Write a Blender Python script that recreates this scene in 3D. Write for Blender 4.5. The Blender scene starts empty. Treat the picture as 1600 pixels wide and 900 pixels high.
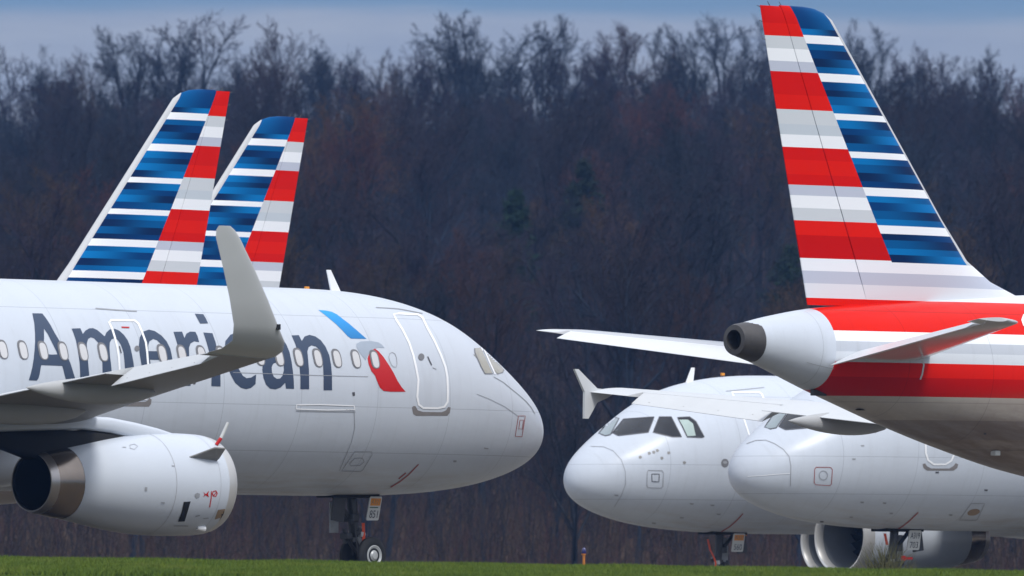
import bpy, bmesh, math, random
import numpy as np
from mathutils import Vector, Matrix
from mathutils.bvhtree import BVHTree
from mathutils.geometry import delaunay_2d_cdt

R = math.radians
scene = bpy.context.scene
COL = scene.collection
random.seed(7)
rng = np.random.default_rng(7)

# ------------------------------------------------------------------ camera
F_PX, HORIZON, CAM_Z = 19500.0, 1078.0, -2.2
cam_data = bpy.data.cameras.new('camera')
cam = bpy.data.objects.new('camera', cam_data)
COL.objects.link(cam)
cam.location = (0, 0, CAM_Z)
cam.rotation_euler = (R(90), 0, 0)
cam_data.sensor_width = 36.0
cam_data.lens = F_PX / 1600.0 * 36.0
cam_data.shift_y = (HORIZON - 450.0) / 1600.0
cam_data.clip_start = 1.0
cam_data.clip_end = 6000.0
cam_data.dof.use_dof = True
cam_data.dof.focus_distance = 255.0
cam_data.dof.aperture_fstop = 4.5
scene.camera = cam

# ------------------------------------------------------------------ sky, sun, exposure
SUN_EL, SUN_AZ = 52.0, 150.0          # azimuth: 0 = +Y, clockwise seen from above
world = bpy.data.worlds.new('World')
scene.world = world
world.use_nodes = True
wt = world.node_tree
for n in list(wt.nodes):
    wt.nodes.remove(n)


class NT:
    """small helper around a node tree"""
    def __init__(self, tree):
        self.t = tree

    def n(self, typ, **kw):
        nd = self.t.nodes.new(typ)
        for k, v in kw.items():
            setattr(nd, k, v)
        return nd

    def l(self, a, b):
        self.t.links.new(a, b)

    def put(self, sock, v):
        if isinstance(v, bpy.types.NodeSocket):
            self.t.links.new(v, sock)
        else:
            if sock.type == 'RGBA' and len(v) == 3:
                v = (*v, 1.0)
            sock.default_value = v

    def m(self, op, a, b=None, c=None, clamp=False):
        nd = self.n('ShaderNodeMath', operation=op)
        nd.use_clamp = clamp
        self.put(nd.inputs[0], a)
        if b is not None:
            self.put(nd.inputs[1], b)
        if c is not None:
            self.put(nd.inputs[2], c)
        return nd.outputs[0]

    def step(self, x, a, b):
        nd = self.n('ShaderNodeMapRange', interpolation_type='SMOOTHSTEP')
        self.put(nd.inputs['Value'], x)
        nd.inputs['From Min'].default_value = a
        nd.inputs['From Max'].default_value = b
        return nd.outputs['Result']

    def mix(self, f, a, b, blend='MIX'):
        nd = self.n('ShaderNodeMix', data_type='RGBA', blend_type=blend)
        self.put(nd.inputs[0], f)
        self.put(nd.inputs[6], a)
        self.put(nd.inputs[7], b)
        return nd.outputs[2]

    def ramp(self, x, stops, interp='LINEAR'):
        nd = self.n('ShaderNodeValToRGB')
        cr = nd.color_ramp
        cr.interpolation = interp
        while len(cr.elements) > 1:
            cr.elements.remove(cr.elements[-1])
        cr.elements[0].position = stops[0][0]
        cr.elements[0].color = (*stops[0][1], 1)
        for p, c in stops[1:]:
            e = cr.elements.new(p)
            e.color = (*c, 1)
        self.put(nd.inputs[0], x)
        return nd.outputs[0]

    def noise(self, vec, scale, detail=3.0, rough=0.55):
        nd = self.n('ShaderNodeTexNoise')
        if vec is not None:
            self.put(nd.inputs['Vector'], vec)
        nd.inputs['Scale'].default_value = scale
        nd.inputs['Detail'].default_value = detail
        nd.inputs['Roughness'].default_value = rough
        return nd.outputs['Fac']

    def scalevec(self, vec, s):
        nd = self.n('ShaderNodeVectorMath', operation='MULTIPLY')
        self.put(nd.inputs[0], vec)
        nd.inputs[1].default_value = s
        return nd.outputs[0]


W = NT(wt)
wout = W.n('ShaderNodeOutputWorld')
bg = W.n('ShaderNodeBackground')
bg.inputs['Strength'].default_value = 0.1
W.l(bg.outputs[0], wout.inputs[0])
sky = W.n('ShaderNodeTexSky', sky_type='NISHITA')
sky.sun_disc = False
sky.sun_elevation = R(SUN_EL)
sky.sun_rotation = R(SUN_AZ)
tc = W.n('ShaderNodeTexCoord')
sp = W.n('ShaderNodeSeparateXYZ')
W.l(tc.outputs['Generated'], sp.inputs[0])
zel = sp.outputs[2]
nz = W.noise(W.scalevec(tc.outputs['Generated'], (14.0, 14.0, 150.0)), 1.0, 4.0)
zw = W.m('ADD', zel, W.m('MULTIPLY', W.m('SUBTRACT', nz, 0.5), 0.006))
gap = W.m('MULTIPLY', W.step(zw, 0.0532, 0.0552), W.m('SUBTRACT', 1.0, W.step(zw, 0.07, 0.10)))
nz2 = W.noise(W.scalevec(tc.outputs['Generated'], (40.0, 40.0, 260.0)), 1.0, 4.0)
cloud = W.ramp(zel, [(0.0, (.26, .32, .44)), (0.05, (.285, .345, .465)), (0.15, (.52, .56, .64)),
                     (0.5, (.80, .87, 1.0)), (1.0, (.93, 1.0, 1.14))])
cloud = W.mix(1.0, cloud, W.ramp(nz2, [(0.3, (.88, .91, .96)), (0.7, (1.12, 1.08, 1.04))]), 'MULTIPLY')
cloud10 = W.n('ShaderNodeVectorMath', operation='SCALE')
W.l(cloud, cloud10.inputs[0])
cloud10.inputs['Scale'].default_value = 10.0
blue = W.mix(1.0, sky.outputs[0], (.27, .43, .78), 'MULTIPLY')
W.l(W.mix(W.m('MULTIPLY', gap, 0.85), cloud10.outputs[0], blue), bg.inputs['Color'])

sun_data = bpy.data.lights.new('sun', 'SUN')
sun_data.energy = 2.3
sun_data.angle = R(14)
sun_data.color = (1.0, 0.975, 0.94)
sun = bpy.data.objects.new('sun', sun_data)
COL.objects.link(sun)
sd = Vector((math.sin(R(SUN_AZ)) * math.cos(R(SUN_EL)), math.cos(R(SUN_AZ)) * math.cos(R(SUN_EL)), math.sin(R(SUN_EL))))
sun.rotation_euler = sd.to_track_quat('Z', 'Y').to_euler()
sun.location = (0, 0, 80)

scene.view_settings.view_transform = 'Standard'
scene.view_settings.look = 'None'
scene.view_settings.exposure = 0.13
scene.view_settings.gamma = 1.0
scene.view_settings.use_curve_mapping = False
scene.render.engine = 'CYCLES'
scene.cycles.use_denoising = True
scene.cycles.max_bounces = 6
scene.cycles.diffuse_bounces = 3
scene.cycles.glossy_bounces = 3
scene.cycles.transparent_max_bounces = 8
scene.cycles.volume_bounces = 0


# ------------------------------------------------------------------ helpers
def tag(o, label=None, cat=None, group=None, kind=None):
    if label: o['label'] = label
    if cat: o['category'] = cat
    if group: o['group'] = group
    if kind: o['kind'] = kind
    return o


def empty(name, loc, rz=0.0):
    o = bpy.data.objects.new(name, None)
    o.location = loc
    o.rotation_euler = (0, 0, rz)
    o.empty_display_size = 0.5
    COL.objects.link(o)
    return o


def mesh_obj(name, verts, faces, mats, parent=None, smooth=True, angle=35, fmat=None):
    me = bpy.data.meshes.new(name)
    me.from_pydata([tuple(map(float, v)) for v in verts], [], [tuple(map(int, f)) for f in faces])
    if not isinstance(mats, (list, tuple)):
        mats = [mats]
    for m in mats:
        me.materials.append(m)
    if fmat is not None:
        me.polygons.foreach_set('material_index', np.asarray(fmat, dtype=np.int32))
    bm = bmesh.new()
    bm.from_mesh(me)
    bmesh.ops.recalc_face_normals(bm, faces=bm.faces[:])
    bm.to_mesh(me)
    bm.free()
    if smooth:
        me.polygons.foreach_set('use_smooth', np.ones(len(me.polygons), dtype=bool))
        me.set_sharp_from_angle(angle=R(angle))
    me.update()
    o = bpy.data.objects.new(name, me)
    COL.objects.link(o)
    if parent is not None:
        o.parent = parent
    return o


def raw_mesh(name, V, Fa, mat, parent=None, smooth=False):
    """fast path for large triangle/quad soups: V (n,3), Fa (m,k)"""
    me = bpy.data.meshes.new(name)
    V = np.asarray(V, dtype=np.float32)
    Fa = np.asarray(Fa, dtype=np.int32)
    k = Fa.shape[1]
    me.vertices.add(len(V))
    me.vertices.foreach_set('co', V.ravel())
    me.loops.add(Fa.size)
    me.loops.foreach_set('vertex_index', Fa.ravel())
    me.polygons.add(len(Fa))
    me.polygons.foreach_set('loop_start', np.arange(0, Fa.size, k, dtype=np.int32))
    me.polygons.foreach_set('loop_total', np.full(len(Fa), k, dtype=np.int32))
    if smooth:
        me.polygons.foreach_set('use_smooth', np.ones(len(Fa), dtype=bool))
    me.update(calc_edges=True)
    me.materials.append(mat)
    o = bpy.data.objects.new(name, me)
    COL.objects.link(o)
    if parent is not None:
        o.parent = parent
    return o


def loft(rings, cap0=True, cap1=True, closed=True):
    n = len(rings[0])
    V = [tuple(p) for r in rings for p in r]
    Fs = []
    for i in range(len(rings) - 1):
        a, b = i * n, (i + 1) * n
        for j in range(n if closed else n - 1):
            k = (j + 1) % n
            Fs.append((a + j, a + k, b + k, b + j))
    if cap0: Fs.append(tuple(range(n - 1, -1, -1)))
    if cap1: Fs.append(tuple(range((len(rings) - 1) * n, len(rings) * n)))
    return V, Fs


class MB:
    """collects simple solids into one mesh"""
    def __init__(self):
        self.V, self.F = [], []

    def add(self, V, Fs):
        o = len(self.V)
        self.V += [tuple(v) for v in V]
        self.F += [tuple(i + o for i in f) for f in Fs]
        return self

    def box(self, c, s, rot=None):
        bmx = bmesh.new()
        bmesh.ops.create_cube(bmx, size=1.0)
        bmesh.ops.scale(bmx, vec=s, verts=bmx.verts)
        bmesh.ops.bevel(bmx, geom=bmx.edges[:], offset=min(s) * 0.12, segments=1, affect='EDGES')
        if rot is not None:
            bmesh.ops.rotate(bmx, matrix=rot, verts=bmx.verts)
        bmesh.ops.translate(bmx, vec=c, verts=bmx.verts)
        bmx.verts.index_update()
        self.add([v.co[:] for v in bmx.verts], [[v.index for v in f.verts] for f in bmx.faces])
        bmx.free()
        return self

    def tube(self, p0, p1, r0, r1=None, n=10):
        r1 = r0 if r1 is None else r1
        p0, p1 = Vector(p0), Vector(p1)
        d = (p1 - p0).normalized()
        a = d.orthogonal().normalized()
        b = d.cross(a)
        rings = []
        for p, r in ((p0, r0), (p1, r1)):
            rings.append([p + (a * math.cos(t) + b * math.sin(t)) * r for t in [2 * math.pi * k / n for k in range(n)]])
        return self.add(*loft(rings))

    def revolve(self, c, axis, prof, n=28, cap=True):
        """prof: list of (along, radius)"""
        c, d = Vector(c), Vector(axis).normalized()
        a = d.orthogonal().normalized()
        b = d.cross(a)
        rings = [[c + d * u + (a * math.cos(t) + b * math.sin(t)) * max(r, 1e-4) for t in [2 * math.pi * k / n for k in range(n)]] for u, r in prof]
        return self.add(*loft(rings, cap, cap))

    def build(self, name, mat, parent=None, smooth=True, angle=35):
        return mesh_obj(name, self.V, self.F, mat, parent, smooth, angle)


def pchip(xs, ys):
    xs, ys = np.array(xs, float), np.array(ys, float)
    h = np.diff(xs)
    d = np.diff(ys) / h
    m = np.zeros(len(xs))
    m[0], m[-1] = d[0], d[-1]
    for i in range(1, len(xs) - 1):
        if d[i - 1] * d[i] > 0:
            w1, w2 = 2 * h[i] + h[i - 1], h[i] + 2 * h[i - 1]
            m[i] = (w1 + w2) / (w1 / d[i - 1] + w2 / d[i])

    def f(x):
        x = np.clip(x, xs[0], xs[-1])
        i = np.clip(np.searchsorted(xs, x) - 1, 0, len(h) - 1)
        t = (x - xs[i]) / h[i]
        return ((2 * t ** 3 - 3 * t ** 2 + 1) * ys[i] + (t ** 3 - 2 * t ** 2 + t) * h[i] * m[i]
                + (-2 * t ** 3 + 3 * t ** 2) * ys[i + 1] + (t ** 3 - t ** 2) * h[i] * m[i + 1])
    return f


# ------------------------------------------------------------------ materials
def new_mat(name):
    m = bpy.data.materials.new(name)
    m.use_nodes = True
    t = m.node_tree
    p = t.nodes['Principled BSDF']
    return m, NT(t), p


def simple(name, col, rough=0.5, metal=0.0, var=0.12, scale=3.0, coat=0.0, rvar=0.1):
    m, N, p = new_mat(name)
    tcn = N.n('ShaderNodeTexCoord')
    f = N.noise(tcn.outputs['Object'], scale, 4.0)
    N.l(N.mix(f, [c * (1 - var) for c in col], [min(1, c * (1 + var)) for c in col]), p.inputs['Base Color'])
    N.l(N.m('ADD', rough - rvar / 2, N.m('MULTIPLY', f, rvar)), p.inputs['Roughness'])
    p.inputs['Metallic'].default_value = metal
    p.inputs['Coat Weight'].default_value = coat
    return m


SILVER = (.535, .575, .635)
M = {}
M['elevator'] = simple('elevator_white', (.66, .68, .70), .35, var=.05)
M['gloss'] = simple('gloss_white', (.62, .635, .655), .12, var=.03, rvar=.03)
M['white'] = simple('white_paint', (.86, .87, .885), .35, var=.03)
M['silver'] = simple('silver_paint', SILVER, .32, var=.05, scale=.8, coat=.15)
M['wing'] = simple('wing_grey', (.55, .565, .575), .42, var=.08, scale=1.2)
M['fairing'] = simple('fairing_grey', (.40, .405, .405), .45, var=.12, scale=1.5)
M['winglet'] = simple('winglet_grey', (.46, .47, .475), .45, var=.08, scale=1.2)
M['wing_dark'] = simple('wing_underside_shaded', (.24, .235, .225), .5, var=.15, scale=1.0)  # darker copy of wing_grey, underside shade painted in; reused on small dark parts
M['letter'] = simple('slate_blue_paint', (.036, .058, .105), .4, var=.06)
M['line'] = simple('panel_line', (.30, .31, .33), .6, var=.1)
M['joint'] = simple('cowl_joint_grey', (.36, .37, .39), .5, var=.1)
M['line_dark'] = simple('dark_line', (.07, .07, .08), .6, var=.2)
M['red_line'] = simple('red_line', (.33, .06, .05), .6, var=.2)
M['scuff'] = simple('scuff_plate', (.20, .185, .18), .6, var=.2, scale=8)
M['rim'] = simple('window_rim', (.17, .17, .18), .4)
M['shade'] = simple('window_shade', (.60, .595, .60), .25, var=.05, coat=.5)
M['glass'] = simple('cockpit_glass', (.026, .027, .030), .04, var=.9, scale=1.2, coat=.0)
M['glass_tan'] = simple('cockpit_glass_tan', (.33, .31, .25), .10, var=.3, scale=5, coat=.4)
M['glass_grey'] = simple('cockpit_glass_grey', (.20, .25, .26), .08, var=.2, scale=4, coat=.5)
M['glass_green'] = simple('cockpit_sunblind', (.38, .47, .44), .15, var=.12, scale=4, coat=.4)
M['red'] = simple('red_paint', (.50, .008, .008), .4, var=.05)
M['eagle_grey'] = simple('grey_emblem', (.33, .38, .45), .35, var=.12, scale=2.0)
M['lip'] = simple('bare_aluminium', (.60, .59, .57), .32, .5, var=.03, rvar=.02)
M['inner'] = simple('intake_barrel', (.15, .16, .175), .45, var=.15)
M['steel'] = simple('nozzle_steel', (.46, .43, .41), .30, .95, var=.12, scale=4)
M['bronze'] = simple('nozzle_bronze', (.30, .25, .21), .20, .95, var=.25, scale=2)
M['soot'] = simple('soot_black', (.004, .004, .0045), .8, var=.3)
M['apu'] = simple('apu_steel', (.085, .08, .078), .45, .5, var=.3, scale=6)
M['gear'] = simple('gear_dark', (.046, .048, .052), .5, .2, var=.3, scale=10)
M['gear_grey'] = simple('gear_grey', (.32, .34, .36), .45, .1, var=.25, scale=10)
M['tyre'] = simple('tyre_rubber', (.009, .010, .012), .75, var=.25, scale=8)
M['hub'] = simple('wheel_hub', (.44, .46, .47), .4, .2, var=.2, scale=10)
M['orange'] = simple('orange_streamer', (.62, .075, .02), .6, var=.2)
M['amber'] = simple('amber_paint', (.72, .27, .02), .5, var=.15)
M['plate'] = simple('number_plate_grey', (.56, .57, .55), .5, var=.08)
M['ink'] = simple('ink', (.035, .04, .055), .6)
M['green_ink'] = simple('green_ink', (.02, .10, .06), .6)
M['brown'] = simple('heat_stain_brown', (.30, .21, .13), .6, var=.3, scale=12)
M['asphalt'] = simple('apron_concrete', (.15, .138, .115), .85, var=.2, scale=.6)
M['cap_blue'] = simple('blue_lens', (.012, .012, .10), .2, var=.2, coat=.5)
M['post'] = simple('orange_post', (.50, .17, .03), .6, var=.2, scale=12)
M['stake'] = simple('white_stake', (.7, .7, .66), .7, var=.1)


def emblem_blue():
    m, N, p = new_mat('blue_emblem')
    tcn = N.n('ShaderNodeTexCoord')
    s = N.n('ShaderNodeSeparateXYZ')
    N.l(tcn.outputs['Object'], s.inputs[0])
    N.l(N.ramp(N.m('MULTIPLY_ADD', s.outputs[2], 1 / 1.0, -4.55), [(0.0, (.004, .09, .27)), (.75, (.004, .27, .66)), (1.0, (.01, .35, .78))]), p.inputs['Base Color'])
    p.inputs['Roughness'].default_value = .35
    return m


M['eagle_blue'] = emblem_blue()

RED_A, RED_B, RED_C = (.68, .010, .001), (.50, .004, .001), (.60, .006, .001)
WH, LG, LV = (.80, .82, .85), (.56, .59, .62), (.48, .51, .60)
ZR0, ZR1 = 1.5, 12.0


def zr(z):
    return (z - ZR0) / (ZR1 - ZR0)


def red_white_stops():
    # bands read upward from the belly, period 1.455 m
    st = []
    def b(z, c): st.append((zr(z), c))
    b(1.5, (.40, .345, .30)); b(2.78, (.33, .30, .285)); b(3.15, (.50, .455, .41))  # belly bands browned, underside shade and bounce put into the stripe colour
    b(3.61, RED_B); b(3.99, RED_A)  # lower half of the red darker, partly shade painted in
    b(4.25, (.60, .63, .67)); b(4.46, (.48, .51, .56)); b(4.69, WH)
    b(4.90, RED_A)
    b(5.56, (.68, .70, .74)); b(5.83, LV); b(6.07, (.78, .80, .84))
    b(6.32, RED_B); b(6.78, RED_A)
    b(7.06, LG); b(7.29, WH); b(7.54, LV)
    b(7.76, RED_C); b(7.96, RED_A); b(8.26, RED_C)
    b(8.49, WH); b(8.73, (.50, .55, .60)); b(8.96, LG)
    b(9.23, RED_A); b(9.50, RED_C)
    b(9.96, LV); b(10.19, WH); b(10.44, LG)
    b(10.66, RED_A); b(10.93, RED_C)
    return st


NAVY, MID, BRI, DEEP = (.002, .018, .075), (.001, .085, .26), (.002, .155, .43), (.001, .040, .155)


def blue_stops(which):
    st = []
    whites = [7.005, 7.74, 8.47, 9.20, 9.95, 10.69]
    pat = {0: [(NAVY, BRI, MID, NAVY), (BRI, MID, DEEP, BRI), (DEEP, NAVY, MID, BRI), (MID, NAVY, DEEP, BRI), (BRI, MID, NAVY, DEEP), (MID, NAVY, DEEP, MID), (BRI, DEEP, MID, BRI)],
           1: [(BRI, MID, NAVY, DEEP), (MID, NAVY, BRI, MID), (NAVY, MID, NAVY, DEEP), (DEEP, BRI, MID, NAVY), (NAVY, BRI, MID, BRI), (BRI, MID, NAVY, MID), (NAVY, MID, BRI, DEEP)]}[which]
    lo = 6.30
    tops = whites + [11.5]
    for i, w in enumerate(tops):
        hi = w - .135 if i < len(whites) else w
        h = (hi - lo) / 4
        h = min(h, .155)
        for k in range(4 if i < len(whites) else 2):
            st.append((zr(lo + k * h), pat[i][k]))
        if i < len(whites):
            st.append((zr(hi), (.82, .84, .87)))
        lo = w
    return st


def livery(name, L, div_shift=0.0, fle=0.0, le_strip=0.14, fuselage=False, base=SILVER, grime_shade=0.8):
    """striped tail paint, read from the aircraft's own coordinates (x forward from the nose, z up)"""
    m, N, p = new_mat(name)
    tcn = N.n('ShaderNodeTexCoord')
    s = N.n('ShaderNodeSeparateXYZ')
    N.l(tcn.outputs['Object'], s.inputs[0])
    z = s.outputs[2]
    t = N.m('ADD', s.outputs[0], L)            # distance forward of the tail end
    zn = N.m('DIVIDE', N.m('SUBTRACT', z, ZR0), ZR1 - ZR0)
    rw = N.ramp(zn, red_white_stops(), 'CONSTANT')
    nz_ = N.noise(tcn.outputs['Object'], 1.3, 4.0)
    if not fuselage:
        ba, bb = N.ramp(zn, blue_stops(0), 'CONSTANT'), N.ramp(zn, blue_stops(1), 'CONSTANT')
        tdiv = N.m('MULTIPLY_ADD', z, -.575, 1.6 + 11.22 * .575 + div_shift)
        tle = N.m('MULTIPLY_ADD', z, -.8624, 2.72 + fle + 11.2 * .8624)
        u = N.m('DIVIDE', N.m('SUBTRACT', t, tdiv), N.m('SUBTRACT', tle, tdiv))
        bl = N.mix(N.step(u, .12, .88), ba, bb)
        isblue = N.m('MULTIPLY', N.m('GREATER_THAN', t, tdiv), N.m('GREATER_THAN', z, 6.31))
        col = N.mix(isblue, rw, bl)
        strip = N.m('MULTIPLY', N.m('GREATER_THAN', t, N.m('SUBTRACT', tle, le_strip)), N.m('GREATER_THAN', z, 6.31))
        col = N.mix(strip, col, (.52, .53, .545))
    else:
        rip = N.noise(N.scalevec(tcn.outputs['Object'], (.55, 1.0, 1.0)), 1.1, 3.0)
        bmp = N.n('ShaderNodeBump')
        bmp.inputs['Strength'].default_value = .22
        bmp.inputs['Distance'].default_value = .05
        N.l(rip, bmp.inputs['Height'])
        N.l(bmp.outputs[0], p.inputs['Normal'])
        fr = N.m('FRACT', N.m('DIVIDE', s.outputs[0], 2.134))
        lines = N.m('LESS_THAN', fr, .006)
        for zz in (5.32, 3.52, 2.62):
            lines = N.m('MAXIMUM', lines, N.m('LESS_THAN', N.m('ABSOLUTE', N.m('SUBTRACT', z, zz)), .006))
        mask = N.m('MULTIPLY', N.m('GREATER_THAN', t, 2.15), N.m('LESS_THAN', N.m('MULTIPLY_ADD', z, .6, t), 14.0))
        c0 = N.mix(nz_, [c * .95 for c in base], [c * 1.04 for c in base])
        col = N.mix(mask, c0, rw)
        # soot and hydraulic dirt streaked along the belly, shade and ground bounce painted in
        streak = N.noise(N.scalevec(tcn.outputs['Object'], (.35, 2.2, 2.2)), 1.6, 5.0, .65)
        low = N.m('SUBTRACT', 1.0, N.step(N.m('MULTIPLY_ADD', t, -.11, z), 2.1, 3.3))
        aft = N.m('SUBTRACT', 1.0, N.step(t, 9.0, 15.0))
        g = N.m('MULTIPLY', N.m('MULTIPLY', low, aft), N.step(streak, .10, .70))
        col = N.mix(N.m('MULTIPLY', g, grime_shade), col, (.17, .115, .08))
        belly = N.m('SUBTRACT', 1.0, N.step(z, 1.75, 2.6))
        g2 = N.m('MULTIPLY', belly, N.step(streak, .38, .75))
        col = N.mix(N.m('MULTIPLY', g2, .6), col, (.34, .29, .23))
        runs = N.noise(N.scalevec(tcn.outputs['Object'], (5.0, .5, .5)), 1.4, 4.0, .6)
        col = N.mix(N.m('MULTIPLY', N.step(runs, .50, .80), .16), col, (.62, .60, .55), 'MULTIPLY')
        col = N.mix(N.m('MULTIPLY', lines, .42), col, (.30, .31, .33), 'MULTIPLY')
    N.l(col, p.inputs['Base Color'])
    N.l(N.m('ADD', .26, N.m('MULTIPLY', nz_, .14)), p.inputs['Roughness'])
    if fuselage: N.l(N.m('MULTIPLY_ADD', mask, -.20, .28), p.inputs['Specular IOR Level'])
    else: p.inputs['Specular IOR Level'].default_value = .05
    p.inputs['Coat Weight'].default_value = .05 if fuselage else .02
    p.inputs['Coat Roughness'].default_value = .2
    return m


# ------------------------------------------------------------------ airliner geometry
# station s runs aft from the nose (m); local x = -s, y = port, z = up from the apron
ZC = 3.85          # height of the constant section's axis
GZ = 0.12          # apron level under the wheels
NK = {'top': ([0, .25, 1.0, 2.0, 3.0, 4.0, 5.5, 7.5], [-.78, -.22, .36, .99, 1.53, 1.83, 2.03, 2.07]),
      'bot': ([0, .25, 1.0, 2.0, 3.5, 5.0, 7.5], [-.78, -1.22, -1.58, -1.82, -1.99, -2.055, -2.07]),
      'wid': ([0, .25, 1.0, 2.0, 3.5, 5.0, 7.5], [0.0, .55, 1.09, 1.48, 1.79, 1.925, 1.975]),
      'mid': ([0, .25, 1.0, 2.0, 3.5, 5.0, 7.5], [-.78, -.72, -.55, -.33, -.12, -.03, 0.0])}
TS = [0, .5, 1.0, 2.2, 3.4, 4.65, 6.5, 8.5, 11, 13.5]
T_TOP = [1.13, 1.24, 1.33, 1.50, 1.60, 1.68, 1.80, 1.90, 2.02, 2.07]
T_BOT = [.54, .40, .25, -.12, -.46, -.80, -1.25, -1.66, -1.98, -2.07]
T_WID = [.27, .38, .49, .74, .97, 1.20, 1.49, 1.72, 1.91, 1.975]
HAZE = 9.5e-5


def cspline(xs, ys, end_slope=0.0):
    """natural at the start, clamped at the end"""
    xs, ys = np.array(xs, float), np.array(ys, float)
    n, h = len(xs), np.diff(xs)
    Am, r = np.zeros((n, n)), np.zeros(n)
    Am[0, 0] = 1
    for i in range(1, n - 1):
        Am[i, i - 1:i + 2] = h[i - 1], 2 * (h[i - 1] + h[i]), h[i]
        r[i] = 6 * ((ys[i + 1] - ys[i]) / h[i] - (ys[i] - ys[i - 1]) / h[i - 1])
    Am[-1, -2:] = h[-1], 2 * h[-1]
    r[-1] = 6 * (end_slope - (ys[-1] - ys[-2]) / h[-1])
    mm = np.linalg.solve(Am, r)

    def f(x):
        x = float(min(max(x, xs[0]), xs[-1]))
        i = min(max(int(np.searchsorted(xs, x)) - 1, 0), n - 2)
        A_, B_ = (xs[i + 1] - x) / h[i], (x - xs[i]) / h[i]
        return A_ * ys[i] + B_ * ys[i + 1] + ((A_ ** 3 - A_) * mm[i] + (B_ ** 3 - B_) * mm[i + 1]) * h[i] ** 2 / 6
    return f


fN = [cspline(np.sqrt(NK[k][0]), NK[k][1]) for k in ('top', 'bot', 'wid', 'mid')]
fT = [pchip(TS, a) for a in (T_TOP, T_BOT, T_WID)]


def section(s, L):
    t = L - s
    if s < 7.5:
        u = math.sqrt(max(s, 0))
        return tuple(float(f(u)) for f in fN)
    if t < 13.5:
        a, b, w = (float(f(t)) for f in fT)
        return a, b, w, (a + b) / 2
    return 2.07, -2.07, 1.975, 0.0


def fuselage_mesh(L, n=112):
    st = [(.0004 + .0016 * k) for k in range(2)] + list(np.linspace(.06, math.sqrt(7.5), 60) ** 2)
    st += list(np.arange(8.0, L - 13.5, .8)) + list(np.linspace(L - 13.5, L, 46))
    rings = []
    for s in st:
        a, b, w, mid = section(s, L)
        ring = []
        for k in range(n):
            th = 2 * math.pi * k / n
            c, sn = math.cos(th), math.sin(th)
            ring.append((-s, w * c, ZC + mid + sn * ((a - mid) if sn > 0 else (mid - b))))
        rings.append(ring)
    return loft(rings, True, False)


def airfoil(chord, tk, n=14, x0=0.0, x1=1.0, camber=.015):
    """closed section (x aft from leading edge, z up) between chord fractions"""
    xs = x0 + (x1 - x0) * (1 - np.cos(np.linspace(0, math.pi, n))) / 2
    def yt(x): return 5 * tk * (.2969 * np.sqrt(x) - .126 * x - .3516 * x ** 2 + .2843 * x ** 3 - .1036 * x ** 4) + .0018 * x
    yc = camber * 4 * xs * (1 - xs) * (0.6 + .8 * xs)
    up = [(x * chord, (c + y) * chord) for x, c, y in zip(xs, yc, yt(xs))]
    lo = [(x * chord, (c - y) * chord) for x, c, y in zip(xs, yc, yt(xs))]
    pts = up + lo[::-1]
    if x0 == 0.0:
        pts = pts[:-1]
    return pts


def placed(sec, s_le, y, z, inc=0.0):
    ci, si = math.cos(inc), math.sin(inc)
    return [(-(s_le + x * ci + zz * si), y, z + zz * ci - x * si) for x, zz in sec]


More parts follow.
